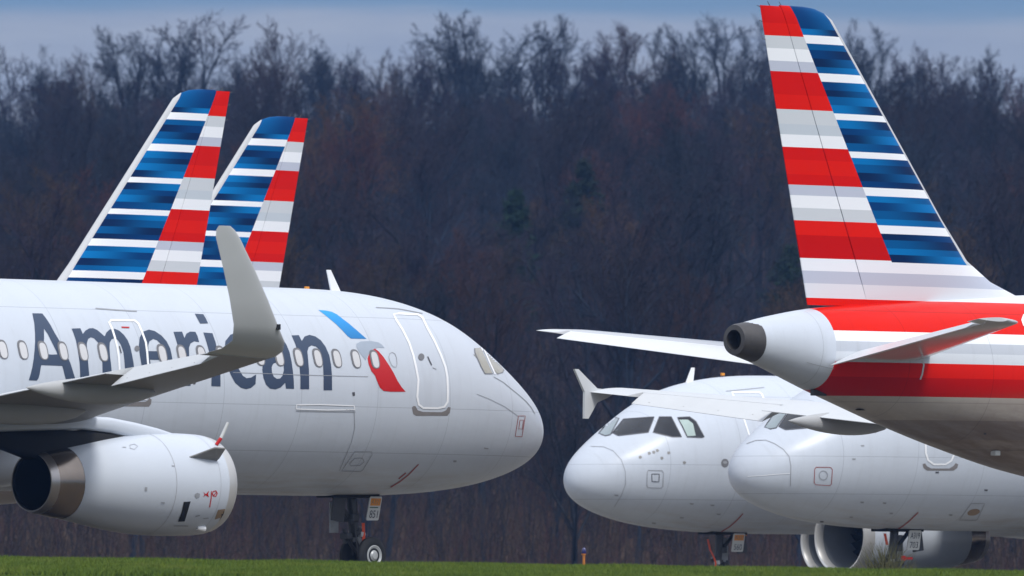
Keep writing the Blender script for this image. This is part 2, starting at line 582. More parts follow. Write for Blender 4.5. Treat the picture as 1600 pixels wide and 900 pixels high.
class Airliner:
    def __init__(self, label, ds, L, P, heading, tip, div_shift=0.0, dz=0.0, lift=0.0, eng=.02, escale=1.0, ez=0.0, fle=0.0, zroot=2.72):
        """P: world XY of the nose tip; heading: unit XY vector; ds: forward fuselage plug"""
        self.ds, self.L = ds, L
        self.h = Vector(heading).normalized()
        rz = math.atan2(self.h.y, self.h.x)
        self.root = empty('parked_airliner', (P[0], P[1], dz), rz)
        tag(self.root, label, 'airplane', 'airliners parked on the apron')
        self.W = Matrix.Translation((P[0], P[1], dz)) @ Matrix.Rotation(rz, 4, 'Z')
        self.Wi = self.W.inverted()
        key = (round(L, 2), div_shift)
        self.m_fin = livery('striped_fin_paint', L, div_shift, fle)
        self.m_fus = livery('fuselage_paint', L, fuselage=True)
        self.gz, self.fle, self.zroot = GZ - dz, fle, zroot
        self.tip, self.lift, self.eng, self.escale, self.ez = tip, lift, eng, escale, ez
        self.ytip = 16.35 if tip == 'sharklet' else 17.0
        V, Fs = fuselage_mesh(L)
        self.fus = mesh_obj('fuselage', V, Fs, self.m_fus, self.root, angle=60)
        self.bvh = BVHTree.FromPolygons([Vector(v) for v in V], Fs)
        self.surf = {'fuselage': self.bvh}
        self.tail()
        for sgn in (1, -1):
            self.wing(sgn)
            self.engine(sgn)
            self.main_gear(sgn)
        self.belly_fairing()

    # ---- lifting surfaces
    def wing_at(self, y):
        ya = abs(y)
        le = 11.55 + self.ds + (ya - 1.98) * .520
        if ya < 6.4:
            te = 18.45 + self.ds + (ya - 1.98) * .03
        else:
            te = 18.58 + self.ds + (ya - 6.4) * .222
        z = self.zroot + (ya - 1.98) * (.0895 + self.lift / 15.0)
        inc = R(3.0 - 2.6 * min(1, ya / 17.0))
        tk = .145 - .04 * min(1, ya / 8.0)
        return le, te - le, z, inc, tk

    def wing(self, g):
        def sec(y, x0=0.0, x1=1.0):
            le, c, z, inc, tk = self.wing_at(y)
            return placed(airfoil(c, tk, 16, x0, x1), le, g * y, z, inc)
        mb = MB()
        mb.add(*loft([sec(y) for y in (1.0, 1.98, 4.0, 6.4, 9.5, 12.9)]))
        mb.add(*loft([sec(y, 0, .74) for y in (12.9, 14.6, 16.1)]))
        mb.add(*loft([sec(y) for y in (16.1, self.ytip)]))
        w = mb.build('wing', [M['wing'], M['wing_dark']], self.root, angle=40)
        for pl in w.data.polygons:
            if pl.normal.z < -.05: pl.material_index = 1  # downward faces get the grey with shade painted in
        # drooped aileron
        rings = []
        for y in (12.96, 14.5, 16.04):
            le, c, z, inc, tk = self.wing_at(y)
            pts = airfoil(c, tk, 8, .755, 1.0)
            px, pz = pts[0]
            dr = R(21.0)
            pts = [(px + (x - px) * math.cos(dr) + (zz - pz) * math.sin(dr), pz + (zz - pz) * math.cos(dr) - (x - px) * math.sin(dr)) for x, zz in pts]
            rings.append(placed(pts, le, g * y, z, inc))
        mesh_obj('aileron', *loft(rings), M['wing'], w, angle=40)
        for y in (13.3, 14.1, 14.9, 15.7):
            le, c, z, inc, tk = self.wing_at(y)
            MB().box((-(le + c * .88), g * y, z - c * .060 - .02), (.16, .03, .045)).build('hinge_bracket', M['wing_dark'], w)
        # flap track fairings
        for y, ln, hh, wd, back in ((5.0, 4.0, .60, .44, .9), (8.1, 3.9, .56, .44, .9), (11.3 if self.tip == 'sharklet' else 11.65, 3.3, .50, .40, .85)):
            le, c, z, inc, tk = self.wing_at(y)
            te = le + c
            zt = z - c * math.sin(inc)
            rings = []
            for k in range(15):
                u = k / 14
                s = te + back - ln * (1 - u)
                prof = (math.sin(math.pi * min(1, u * 1.0) ** .80)) ** .75 if 0 < u < 1 else 0.02
                cz = zt + (c * math.sin(inc)) * (te + back - ln * (1 - u) < te) * min(1, (te - s) / c) - .08 - hh * .22 * (1 - .8 * u)
                rings.append([(-s, g * y + wd / 2 * prof * math.cos(a), cz + hh / 2 * prof * math.sin(a)) for a in [2 * math.pi * j / 16 for j in range(16)]])
            mesh_obj('flap_track_fairing', *loft(rings), M['fairing'], w)
        # tip device
        le, c, z, inc, tk = self.wing_at(self.ytip)
        if self.tip == 'sharklet':
            path = [(16.35, 0, 0, 1.0), (16.75, .06, .25, .88), (17.02, .20, .48, .74), (17.18, .48, .80, .63),
                    (17.30, .95, 1.18, .54), (17.40, 1.50, 1.62, .44), (17.48, 2.02, 2.05, .34), (17.50, 2.16, 2.20, .26), (17.51, 2.23, 2.32, .16)]
            rings = []
            for i, (y, dzz, dl, cf) in enumerate(path):
                a, b = path[max(0, i - 1)], path[min(len(path) - 1, i + 1)]
                ny, nzz = -(b[1] - a[1]), (b[0] - a[0])
                ln = math.hypot(ny, nzz)
                ny, nzz = ny / ln, nzz / ln
                pts = airfoil(c * cf, .10, 12)
                rings.append([(-(le + dl + x), g * (y + zz * ny), z + dzz + zz * nzz) for x, zz in pts])
            o = mesh_obj('winglet', *loft(rings), M['winglet'], w, angle=50)
            p = path[3]
            MB().box((-(le + p[2] + .02), g * (p[0] + .015), z + p[1] - .02), (.10, .06, .10)).build('navigation_light', M['soot'], o)
        else:
            out = [(-.05, 0.06), (.62, .10), (1.22, .50), (1.34, .50), (1.02, .02), (1.03, -.55), (.90, -.55), (.62, -.20), (.30, -.10)]
            le2 = le + .73
            V = [(-(le2 + a), g * (self.ytip - .025), z + b - .03) for a, b in out] + [(-(le2 + a), g * (self.ytip + .03), z + b - .03) for a, b in out]
            n = len(out)
            Fs = [tuple(range(n)), tuple(range(2 * n - 1, n - 1, -1))] + [(i, (i + 1) % n, n + (i + 1) % n, n + i) for i in range(n)]
            mesh_obj('wingtip_fence', V, Fs, M['wing'], w, smooth=False)

    def engine(self, g):
        s0, y, zc = 14.8 - 4.27 + self.ds + self.eng, g * 5.75, 1.71 + self.ez
        prof = [(.0, .905), (.06, .955), (.2, .995), (.5, 1.025), (1.0, 1.035), (1.6, 1.03), (2.2, .985), (2.8, .905), (3.4, .80), (3.85, .725)]
        f0 = pchip([a for a, _ in prof], [b for _, b in prof])
        f = f0
        tilt = R(1.5)
        def ring(u, r, n=48, dz=0.0):
            r = r * self.escale
            return [(-(s0 + u), y + r * math.cos(a), zc + dz - u * math.sin(tilt) * 0 + r * math.sin(a)) for a in [2 * math.pi * k / n for k in range(n)]]
        us = np.linspace(.30, 3.85, 30)
        V, Fs = loft([ring(u, float(f(u))) for u in us], False, False)
        cowl = mesh_obj('engine', V, Fs, M['silver'], self.root)
        bv = BVHTree.FromPolygons([Vector(v) for v in V], Fs)
        self.surf['engine%d' % g] = bv
        if g == -1: self.cowl = cowl
        else: self.cowl_port = cowl
        # intake lip and barrel
        lip = [(.30, float(f(.30))), (.2, .995), (.10, .972), (.04, .945), (.0, .905), (.02, .865), (.10, .835), (.22, .82)]
        mesh_obj('intake_lip', *loft([ring(u, r) for u, r in lip], False, False), M['lip'], cowl)
        mesh_obj('intake_barrel', *loft([ring(u, r) for u, r in [(.22, .82), (.6, .80), (1.1, .81), (1.35, .82)]], False, False), M['inner'], cowl)
        mb = MB()
        for k in range(22):
            a = 2 * math.pi * k / 22
            da = .17
            pts = []
            for r, tw in ((.22, .35), (.52, .6), (.81, .85)):
                for sg in (-1, 1):
                    ang = a + sg * da * (.8 if r < .5 else .62)
                    pts.append((-(s0 + 1.2 + sg * .09 * tw), y + r * math.cos(ang), zc + r * math.sin(ang)))
            mb.add(pts, [(0, 1, 3, 2), (2, 3, 5, 4)])
        mb.build('fan', M['soot'], cowl)
        MB().revolve((-(s0 + 1.25), y, zc), (1, 0, 0), [(0, .26), (.15, .22), (.32, .12), (.42, .02)]).build('spinner', M['gear'], cowl)
        mesh_obj('fan_backing', *loft([ring(1.33, .82), ring(1.36, .82)]), M['soot'], cowl)
        # cowl joints
        for u, wd in ((1.72, .007), (.55, .004)):
            mesh_obj('cowl_joint', *loft([ring(u + d, float(f(u + d)) + .003) for d in (-wd, wd)], False, False), M['joint'], cowl)
        # exhaust nozzle: bronze band, steel ring, black bore
        r1 = float(f(3.85))
        mesh_obj('exhaust_nozzle', *loft([ring(u, r) for u, r in [(3.85, r1 - .004), (4.05, .70), (4.30, .655), (4.42, .632)]], False, False), M['bronze'], cowl)
        mesh_obj('nozzle_ring', *loft([ring(u, r) for u, r in [(4.42, .632), (4.56, .600), (4.60, .590), (4.60, .565), (4.52, .567)]], False, False), M['steel'], cowl)
        mesh_obj('exhaust_bore', *loft([ring(u, r) for u, r in [(4.52, .567), (4.0, .57), (3.3, .55), (3.2, .1)]], False, True), M['soot'], cowl)
        # pylon: pale upper fairing and sooty heat shield under it
        def slab(prof, nm, mat, wmax):
            rings = []
            for s, zt, zb, w in prof:
                rings.append([(-(s0 + s), y + w * wmax * cx, zb + (zt - zb) * (cz * .5 + .5)) for cx, cz in
                              [(math.copysign(abs(math.cos(a)) ** .6, math.cos(a)), math.copysign(abs(math.sin(a)) ** .6, math.sin(a))) for a in [2 * math.pi * k / 20 for k in range(20)]]])
            return mesh_obj(nm, *loft(rings), mat, cowl)
        slab([(.55, 2.66, 2.60, .3), (.9, 2.79, 2.6, .7), (1.4, 2.90, 2.62, .9), (2.0, 3.0, 2.66, 1), (2.7, 3.09, 2.78, 1), (3.4, 3.10, 2.84, 1), (4.6, 3.05, 2.80, 1), (6.0, 2.95, 2.75, .8), (7.2, 2.88, 2.82, .3)], 'pylon', M['silver'], .24)
        slab([(1.5, 2.70, 2.60, .6), (2.2, 2.76, 2.52, 1), (3.0, 2.83, 2.40, 1), (3.9, 2.83, 2.28, 1), (4.7, 2.80, 2.26, 1), (5.6, 2.78, 2.50, .7), (6.4, 2.78, 2.72, .3)], 'heat_shield', M['soot'], .20)

    def belly_fairing(self):
        s0, s1 = 10.6 + self.ds, 21.6 + self.ds
        rings = []
        for k in range(25):
            u = k / 24
            e = math.sin(math.pi * u) ** .45 if 0 < u < 1 else 0.0
            hw, zb = 1.55 + .62 * e, 1.98 - .36 * e
            rings.append([(-(s0 + (s1 - s0) * u), hw * math.copysign(abs(math.cos(a)) ** .7, math.cos(a)), 2.55 + (2.55 - zb if math.sin(a) < 0 else .55) * math.copysign(abs(math.sin(a)) ** .7, math.sin(a))) for a in [2 * math.pi * j / 36 for j in range(36)]])
        mesh_obj('belly_fairing', *loft(rings), M['silver'], self.root)

    # ---- tail
    def tail(self):
        L = self.L
        def fin_sec(z, t_te, t_le, x0, x1, tk=.095, n=14):
            c = t_le - t_te
            return [(-(L - t_le) - x, zz, z) for x, zz in airfoil(c, tk, n, x0, x1, camber=0.0)]
        te = lambda z: 2.15 - (z - 5.3) * .2425
        le = lambda z: 2.72 + self.fle + (11.2 - z) * .8624
        zs = [5.0, 5.3, 5.6, 6.0, 6.4, 7.2, 8.2, 9.2, 10.2, 10.85, 11.05]
        extra = {5.0: 4.9, 5.3: 3.2, 5.6: 1.35, 6.0: .45, 6.4: .08}
        rings, rr = [], []
        for z in zs:
            lez = le(z) + extra.get(z, 0)
            rings.append(fin_sec(z, te(z), lez, 0, 1 - (0.30 * (le(z) - te(z))) / (lez - te(z)), tk=.095 * (le(z) - te(z)) / (lez - te(z))))
        for z, back, thin in ((11.18, .12, .75), (11.26, .34, .5), (11.29, .62, .2)):
            lez = le(z) - back
            rings.append(fin_sec(z, te(z), lez, 0, 1 - .30 * (le(z) - te(z)) / (lez - te(z)), tk=.095 * thin))
        fin = mesh_obj('vertical_fin', *loft(rings), self.m_fin, self.root, angle=50)
        for z in [5.42, 5.6, 6.4, 7.5, 8.7, 9.9, 11.0, 11.2, 11.27]:
            c = le(z) - te(z)
            thin = 1.0 if z < 11.1 else (.7 if z < 11.25 else .25)
            rr.append([(-(L - le(z)) - x, zz, z) for x, zz in airfoil(c, .095 * thin, 8, .706, 1.0, camber=0.0)])
        mesh_obj('rudder', *loft(rr), self.m_fin, fin, angle=50)
        # rudder hinge and static wicks
        for z in (10.6, 10.95, 11.24):
            t = te(z)
            MB().tube((-(L - t), 0, z), (-(L - t + .10), 0, z + .02), .010, .005, 6).build('static_wick', M['line_dark'], fin)
        for t in (1.0, 1.35):
            MB().tube((-(L - t), 0, 11.27), (-(L - t + .08), 0, 11.36), .010, .005, 6).build('static_wick', M['line_dark'], fin)
        # tailplane with drooped elevators
        self.stab = {}
        for g in (1, -1):
            def st(y):
                t_te = 1.95 - (y - .6) * .275
                t_le = 4.80 - (y - .6) * .565
                if y > 5.7: t_le -= .48
                return L - t_le, t_le - t_te, 4.33 + y * .115
            def sec(y, x0, x1):
                s, c, z = st(y)
                return placed(airfoil(c, .09, 12, x0, x1, 0.0), s, g * y, z, 0)
            o = mesh_obj('tailplane', *loft([sec(y, 0, .70) for y in (.3, 1.2, 3.0, 4.6, 5.5, 5.78)]), M['gloss'], self.root, angle=45)
            self.stab[g] = o
            rings = []
            for y in (.75, 2.4, 4.0, 5.35):
                s, c, z = st(y)
                pts = airfoil(c, .09, 8, .708, 1.0, 0.0)
                px, pz = pts[0][0], 0.0
                dr = R(15)
                pts = [(px + (x - px) * math.cos(dr) + zz * math.sin(dr), zz * math.cos(dr) - (x - px) * math.sin(dr)) for x, zz in pts]
                rings.append(placed(pts, s, g * y, z, 0))
            mesh_obj('elevator', *loft(rings), M['elevator'], o, angle=45)
            mesh_obj('tailplane_tip', *loft([sec(y, .70, 1.0) for y in (5.40, 5.78)]), M['elevator'], o, angle=45)
        # auxiliary exhaust
        cz = ZC + (T_TOP[0] + T_BOT[0]) / 2
        mb = MB()
        rings = []
        for x, r in ((.46, .405), (.0, .315), (-.06, .295), (-.07, .20), (.25, .19)):
            rings.append([(-(L) + x, r * .96 * math.cos(a), cz + (.0 if x < .3 else -.02) + r * math.sin(a)) for a in [2 * math.pi * k / 32 for k in range(32)]])
        mb.add(*loft(rings, False, False))
        ap = mb.build('exhaust_cone', M['apu'], self.root)
        MB().revolve((-(L) + .22, 0, cz), (1, 0, 0), [(0, .19), (.05, .19)]).build('exhaust_bore', M['soot'], ap)

    def main_gear(self, g):
        s, y = 5.07 + 12.64 + self.ds, g * 3.8
        mb = MB().tube((-s, y, 2.6), (-s, y, self.gz + .58), .13, .11).tube((-s, y - .45, self.gz + .58), (-s, y + .45, self.gz + .58), .07)
        mb.tube((-s - .5, y, 2.5), (-s, y, 1.2), .06)
        o = mb.build('main_gear', M['gear_grey'], self.root)
        for d in (-.46, .46):
            MB().revolve((-s, y + d - .2, self.gz + .58), (0, 1, 0), [(0, .30), (.0, .46), (.05, .55), (.12, .58), (.28, .58), (.35, .55), (.4, .46), (.4, .30)]).build('tyre', M['tyre'], o)

    # ---- nose gear
    def nose_gear(self, number, top_text, plate_side, streamer):
        s, r = 4.88, .375
        ax = Vector((-s, 0, self.gz + r))
        topx = -5.24
        mb = MB()
        mb.tube((topx, 0, 2.3), (topx + .12, 0, 1.05), .115, .105)
        mb.tube((topx + .12, 0, 1.12), (-s, 0, self.gz + r), .07, .065)
        mb.tube((-s, -.24, self.gz + r), (-s, .24, self.gz + r), .05)
        mb.tube((topx + .14, 0, 1.12), (topx + .19, 0, 1.04), .15)
        mb.tube((topx - .62, .0, 1.95), (topx + .05, 0, 1.28), .05, .05)           # drag strut
        mb.tube((topx - .12, 0, 1.0), (-s - .30, 0, .78), .035).tube((-s - .30, 0, .78), (-s - .02, 0, .55), .035)   # torque links
        mb.box((topx + .02, 0, 1.35), (.18, .34, .16)).box((topx - .1, 0, .98), (.16, .22, .12))
        mb.tube((topx + .02, .1, 1.9), (topx + .2, .12, .6), .018).tube((topx - .08, -.1, 1.9), (topx + .1, -.13, .62), .018)
        for k in range(5):
            mb.box((topx + random.uniform(-.15, .15), random.uniform(-.14, .14), random.uniform(.85, 1.5)), (.08, .07, .09))
        leg = mb.build('nose_gear', M['gear'], self.root)
        MB().box((topx + .22, plate_side * .10, 1.02), (.10, .12, .11)).tube((topx + .26, plate_side * .10, 1.02), (topx + .30, plate_side * .10, 1.02), .05, .055).build('taxi_light', M['hub'], leg)
        MB().tube((topx + .18, plate_side * .05, .98), (-s + .02, plate_side * .06, .60), .05, .045).build('oleo_piston', M['gear_grey'], leg)
        for d in (-.25, .25):
            c = (-s, d - .1, self.gz + r)
            MB().revolve(c, (0, 1, 0), [(.02, .19), (.0, .24), (.01, .29), (.03, .34), (.07, r), (.13, r), (.17, .34), (.19, .29), (.2, .24), (.18, .19)]).build('tyre', M['tyre'], leg)
            sg = 1 if d > 0 else -1
            cc = (-s, d + sg * .095, self.gz + r)
            MB().revolve(cc, (0, sg, 0), [(-.17, .21), (-.002, .208), (.006, .19), (-.010, .17), (-.022, .12), (-.004, .085), (.016, .07), (.022, .02)]).build('rim', M['hub'], leg)
            mb = MB()
            for k in range(8):
                a = 2 * math.pi * k / 8
                mb.tube((-s + .13 * math.cos(a), d + sg * .04, self.gz + r + .13 * math.sin(a)), (-s + .13 * math.cos(a), d + sg * .062, self.gz + r + .13 * math.sin(a)), .018, n=8)
            mb.build('rim_bolt', M['gear'], leg)
        # bay opening and doors
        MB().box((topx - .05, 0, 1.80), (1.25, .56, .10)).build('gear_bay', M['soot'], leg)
        # rear door
        MB().box((topx - .52, plate_side * .2, 1.52), (.34, .05, .50), Matrix.Rotation(R(8), 3, 'Y')).build('gear_door', M['gear'], leg)
        MB().box((topx - .27, -plate_side * .18, 1.36), (.24, .03, .62)).build('gear_door', M['gear_grey'], leg)
        # numbered plate, a sheared panel hung on the leg
        px0, yy = topx + (.16 if plate_side < 0 else -.60), plate_side * .28
        if plate_side < 0:     # seen from starboard: forward is on the right
            quad = [(px0 + .02, 1.30), (px0 + .36, 1.30), (px0 + .47, 1.78), (px0 + .13, 1.78)]
        else:                  # seen from port: aft is on the right
            quad = [(px0 + .50, 1.30), (px0 + .10, 1.30), (px0 + .02, 1.78), (px0 + .42, 1.78)]
        def lerp(u, v):
            a = Vector(quad[0]).lerp(Vector(quad[1]), u)
            b = Vector(quad[3]).lerp(Vector(quad[2]), u)
            return a.lerp(b, v)
        ang = [(.06, 0), (.94, 0), (1, .05), (1, .95), (.94, 1), (.06, 1), (0, .95), (0, .05)]
        V = [(lerp(u, v)[0], yy + d, lerp(u, v)[1]) for d in (-.012, .012) for u, v in ang]
        n = len(ang)
        plate = mesh_obj('number_plate', V, [tuple(range(n)), tuple(range(2 * n - 1, n - 1, -1))] + [(i, (i + 1) % n, n + (i + 1) % n, n + i) for i in range(n)], M['plate'], leg, smooth=False)
        def write(txt, u0, u1, v0, v1, mat, nm):
            vs, fs = text_mesh(txt)
            V2 = []
            for x, y_ in vs:
                q = lerp(u0 + (u1 - u0) * x, v0 + (v1 - v0) * y_)
                V2.append((q[0], yy + plate_side * .018, q[1]))
            mesh_obj(nm, V2, fs, mat, leg, smooth=False)
        def patch(u0, u1, v0, v1, mat, nm, off=.015):
            V2 = []
            for u, v in ((u0, v0), (u1, v0), (u1, v1), (u0, v1)):
                q = lerp(u, v)
                V2.append((q[0], yy + plate_side * off, q[1]))
            mesh_obj(nm, V2, [(0, 1, 2, 3)], mat, leg, smooth=False)
        write(number, .16, .84, .10, .42, M['ink'], 'plate_number')
        if top_text == 'amber':
            patch(.10, .93, .62, .92, M['amber'], 'amber_band')
            write('A321', .15, .88, .67, .87, M['brown'], 'plate_lettering')
            if plate_side < 0:
                patch(.08, .80, .52, .56, M['green_ink'], 'plate_stripe')
        else:
            write(top_text, .14, .90, .58, .88, M['ink'], 'plate_lettering')
        # safety streamers
        for pts, w in streamer:
            V, Fs = [], []
            for i, (x, y_, z) in enumerate(pts):
                V += [(topx + x - w / 2, plate_side * y_, z), (topx + x + w / 2, plate_side * (y_ + .01), z), (topx + x + w / 2, plate_side * (y_ + .016), z), (topx + x - w / 2, plate_side * (y_ + .008), z)]
                if i:
                    a = 4 * (i - 1)
                    for j in range(4):
                        k = (j + 1) % 4
                        Fs.append((a + j, a + k, a + 4 + k, a + 4 + j))
            mesh_obj('safety_streamer', V, Fs, M['orange'], leg)
        return leg

    # ---- marks laid on a skin along the photograph's sight lines
    def hit(self, px, py, surf='fuselage'):
        o = self.Wi @ Vector((0, 0, CAM_Z))
        d = (self.Wi.to_3x3() @ Vector(((px - 800) / F_PX, 1.0, (HORIZON - py) / F_PX))).normalized()
        bv = self.surf[surf]
        loc, nor, _, dist = bv.ray_cast(o, d)
        if loc is None:
            # beyond the silhouette: closest skin point to the ray
            q = o + d * 250.0
            for _ in range(4):
                loc, nor, _, _ = bv.find_nearest(q)
                q = o + d * (loc - o).dot(d)
        if nor.dot(d) > 0: nor = -nor
        return loc, nor

    def decal(self, name, rings, mat, parent=None, off=.006, step=4.0, surf='fuselage', res=None):
        """rings: outer outline then holes, in photograph pixels"""
        dens = []
        for ring in rings:
            pts = []
            for i, a in enumerate(ring):
                b = ring[(i + 1) % len(ring)]
                k = max(1, int(math.hypot(b[0] - a[0], b[1] - a[1]) / step))
                pts += [(a[0] + (b[0] - a[0]) * j / k, a[1] + (b[1] - a[1]) * j / k) for j in range(k)]
            dens.append(pts)
        def inside(x, y):
            c = False
            for ring in dens:
                j = len(ring) - 1
                for i in range(len(ring)):
                    xi, yi = ring[i]; xj, yj = ring[j]
                    if (yi > y) != (yj > y) and x < (xj - xi) * (y - yi) / (yj - yi) + xi:
                        c = not c
                    j = i
            return c
        P, E = [], []
        for ring in dens:
            a = len(P)
            P += [Vector(p) for p in ring]
            E += [(a + i, a + (i + 1) % len(ring)) for i in range(len(ring))]
        xs, ys = [p[0] for p in P], [p[1] for p in P]
        x = min(xs) + step / 2
        while x < max(xs):
            y = min(ys) + step / 2
            while y < max(ys):
                if inside(x, y): P.append(Vector((x, y)))
                y += step
            x += step
        vo, _, fo, _, _, _ = delaunay_2d_cdt(P, E, [], 0, 1e-4)
        fs = []
        for f in fo:
            cx = sum(vo[i][0] for i in f) / len(f); cy = sum(vo[i][1] for i in f) / len(f)
            if inside(cx, cy): fs.append(f)
        V = []
        for p in vo:
            loc, nor = self.hit(p[0], p[1], surf)
            V.append(loc + nor * off)
        o = mesh_obj(name, V, fs, mat, parent or self.root)
        return o

    def stroke(self, name, pts, w, mat, parent=None, off=.009, closed=False, surf='fuselage', step=5.0):
        """a painted line of w pixels along a pixel path"""
        P = []
        n = len(pts)
        for i in range(n if closed else n - 1):
            a, b = pts[i], pts[(i + 1) % n]
            k = max(1, int(math.hypot(b[0] - a[0], b[1] - a[1]) / step))
            P += [(a[0] + (b[0] - a[0]) * j / k, a[1] + (b[1] - a[1]) * j / k) for j in range(k)]
        if not closed: P.append(pts[-1])
        V, Fs = [], []
        m = len(P)
        for i in range(m):
            a = P[i - 1] if (i or closed) else P[i]
            b = P[(i + 1) % m] if (i < m - 1 or closed) else P[i]
            tx, ty = b[0] - a[0], b[1] - a[1]
            ln = math.hypot(tx, ty) or 1
            nx, ny = -ty / ln * w / 2, tx / ln * w / 2
            for sg in (1, -1):
                loc, nor = self.hit(P[i][0] + sg * nx, P[i][1] + sg * ny, surf)
                V.append(loc + nor * off)
        for i in range(m if closed else m - 1):
            j = (i + 1) % m
            Fs.append((2 * i, 2 * j, 2 * j + 1, 2 * i + 1))
        return mesh_obj(name, V, Fs, mat, parent or self.root)

    def capsule(self, s, z, side, hw, hh, off, n=24):
        """rounded window outline on the cabin side at station s, height z"""
        rings = []
        for k in range(n):
            a = 2 * math.pi * k / n
            c, sn = math.cos(a), math.sin(a)
            rings.append((s + hw * math.copysign(abs(c) ** .8, c), z + hh * math.copysign(abs(sn) ** .62, sn)))
        V = []
        for ss, zz in rings + [(s, z)]:
            a, b, w, mid = section(ss, self.L)
            rel = (zz - ZC - mid) / ((a - mid) if zz > ZC + mid else (mid - b))
            y = side * w * math.sqrt(max(0, 1 - rel * rel))
            nrm = Vector((0, y, (zz - ZC - mid))).normalized()
            V.append(Vector((-ss, y, zz)) + nrm * off)
        return V, [(i, (i + 1) % n, n) for i in range(n)]

    def cabin_windows(self, stations, z, side):
        for s in stations:
            V, Fs = self.capsule(s, z, side, .128, .188, .012)
            o = mesh_obj('cabin_window', V, Fs, M['rim'], self.root)
            V, Fs = self.capsule(s - .006, z - .012, side, .092, .158, .016)
            mesh_obj('window_blind', V, Fs, M['shade'], o)

    def antenna(self, s, hgt, chord, lean):
        a, b, w, mid = section(s, self.L)
        z0 = ZC + a - .02
        V = []
        for d in (-.02, .02):
            V += [(-s + chord / 2, d, z0), (-s - chord / 2, d, z0), (-s - lean - chord * .25, d * .5, z0 + hgt), (-s - lean + chord * .2, d * .5, z0 + hgt)]
        mesh_obj('antenna', V, [(0, 1, 2, 3), (7, 6, 5, 4), (0, 4, 5, 1), (1, 5, 6, 2), (2, 6, 7, 3), (3, 7, 4, 0)], M['white'], self.root, smooth=False)


def text_mesh(txt):
    cu = bpy.data.curves.new('lettering', 'FONT')
    cu.body = txt
    cu.resolution_u = 3
    ob = bpy.data.objects.new('lettering', cu)
    COL.objects.link(ob)
    bpy.context.view_layer.update()
    me = bpy.data.meshes.new_from_object(ob.evaluated_get(bpy.context.evaluated_depsgraph_get()))
    vs = [(v.co.x, v.co.y) for v in me.vertices]
    fs = [tuple(p.vertices) for p in me.polygons]
    bpy.data.objects.remove(ob)
    bpy.data.curves.remove(cu)
    bpy.data.meshes.remove(me)
    x0, x1 = min(v[0] for v in vs), max(v[0] for v in vs)
    y0, y1 = min(v[1] for v in vs), max(v[1] for v in vs)
    return [((x - x0) / (x1 - x0), (y - y0) / (y1 - y0)) for x, y in vs], fs


def hd(deg, sx, sy):
    return (sx * math.sin(R(deg)), sy * math.cos(R(deg)))


def from_tail(pt, h, L):
    return (pt[0] + h[0] * L, pt[1] + h[1] * L)


#@GROUND
# ------------------------------------------------------------------ ground, apron, hill
def ground_z(x, y):
    x, y = np.asarray(x, float), np.asarray(y, float)
    tilt = -.0137 * np.clip(x, -14, 14)
    bank = -3.8 + np.clip(y, -200, 215) / 215.0 * 3.70 + tilt
    flat = np.full_like(y, GZ - .03)
    hill = GZ - .03 + np.clip((y - 480) / 520.0, 0, 1.0) * 34.0 + np.clip((y - 1004) / 76.0, 0, 1) * 7.5
    hill = hill + np.clip((y - 480) / 200, 0, 1) * (1.2 * np.sin(x * .05 + 1.0) + .8 * np.sin(x * .11 + y * .02))
    z = np.where(y < 217, bank, np.where(y < 480, flat, hill))
    sight = CAM_Z + (-.12 + tilt - CAM_Z) * y / 217.0      # the apron lies below the bank's crest
    return np.where((y >= 217) & (y < 262), np.minimum(flat, sight), z)


def build_ground():
    xs = np.concatenate([np.linspace(-1500, -150, 8), np.linspace(-140, 140, 57), np.linspace(150, 1500, 8)])
    ys = np.concatenate([[-400, -150, -40], np.linspace(0, 190, 12), np.linspace(195, 217, 15), np.linspace(219, 265, 24), np.linspace(275, 475, 9), np.linspace(480, 1040, 57), [1100, 1200, 1400, 1800, 2500, 3500]])
    X, Y = np.meshgrid(xs, ys)
    Z = ground_z(X, Y)
    V = np.stack([X, Y, Z], -1).reshape(-1, 3)
    nx = len(xs)
    idx = np.arange(len(ys) * nx).reshape(len(ys), nx)
    Fq = np.stack([idx[:-1, :-1], idx[:-1, 1:], idx[1:, 1:], idx[1:, :-1]], -1).reshape(-1, 4)
    m, N, p = new_mat('soil_and_turf')
    tcn = N.n('ShaderNodeTexCoord')
    s = N.n('ShaderNodeSeparateXYZ')
    N.l(tcn.outputs['Object'], s.inputs[0])
    n1 = N.noise(tcn.outputs['Object'], .9, 5.0)
    n2 = N.noise(tcn.outputs['Object'], .06, 5.0)
    turf = N.mix(n1, (.030, .050, .010), (.075, .105, .022))
    litter = N.mix(n2, (.040, .028, .022), (.085, .060, .042))
    turf = N.mix(N.step(s.outputs[1], 218.5, 219.5), turf, N.mix(n1, (.09, .08, .064), (.15, .135, .11)))
    N.l(N.mix(N.step(s.outputs[1], 474, 482), turf, litter), p.inputs['Base Color'])
    p.inputs['Roughness'].default_value = 1.0
    p.inputs['Specular IOR Level'].default_value = 0.0
    tag(raw_mesh('ground', V, Fq, m, smooth=True), kind='structure')
    mb = MB()
    mb.add([(-1200, 246.5, GZ), (1200, 246.5, GZ), (1200, 470, GZ), (-1200, 470, GZ), (-1200, 246.5, GZ - .3), (1200, 246.5, GZ - .3), (1200, 470, GZ - .3), (-1200, 470, GZ - .3)],
           [(0, 1, 2, 3), (0, 4, 5, 1), (3, 2, 6, 7)])
    tag(mb.build('apron', M['asphalt'], smooth=False), kind='structure')


build_ground()

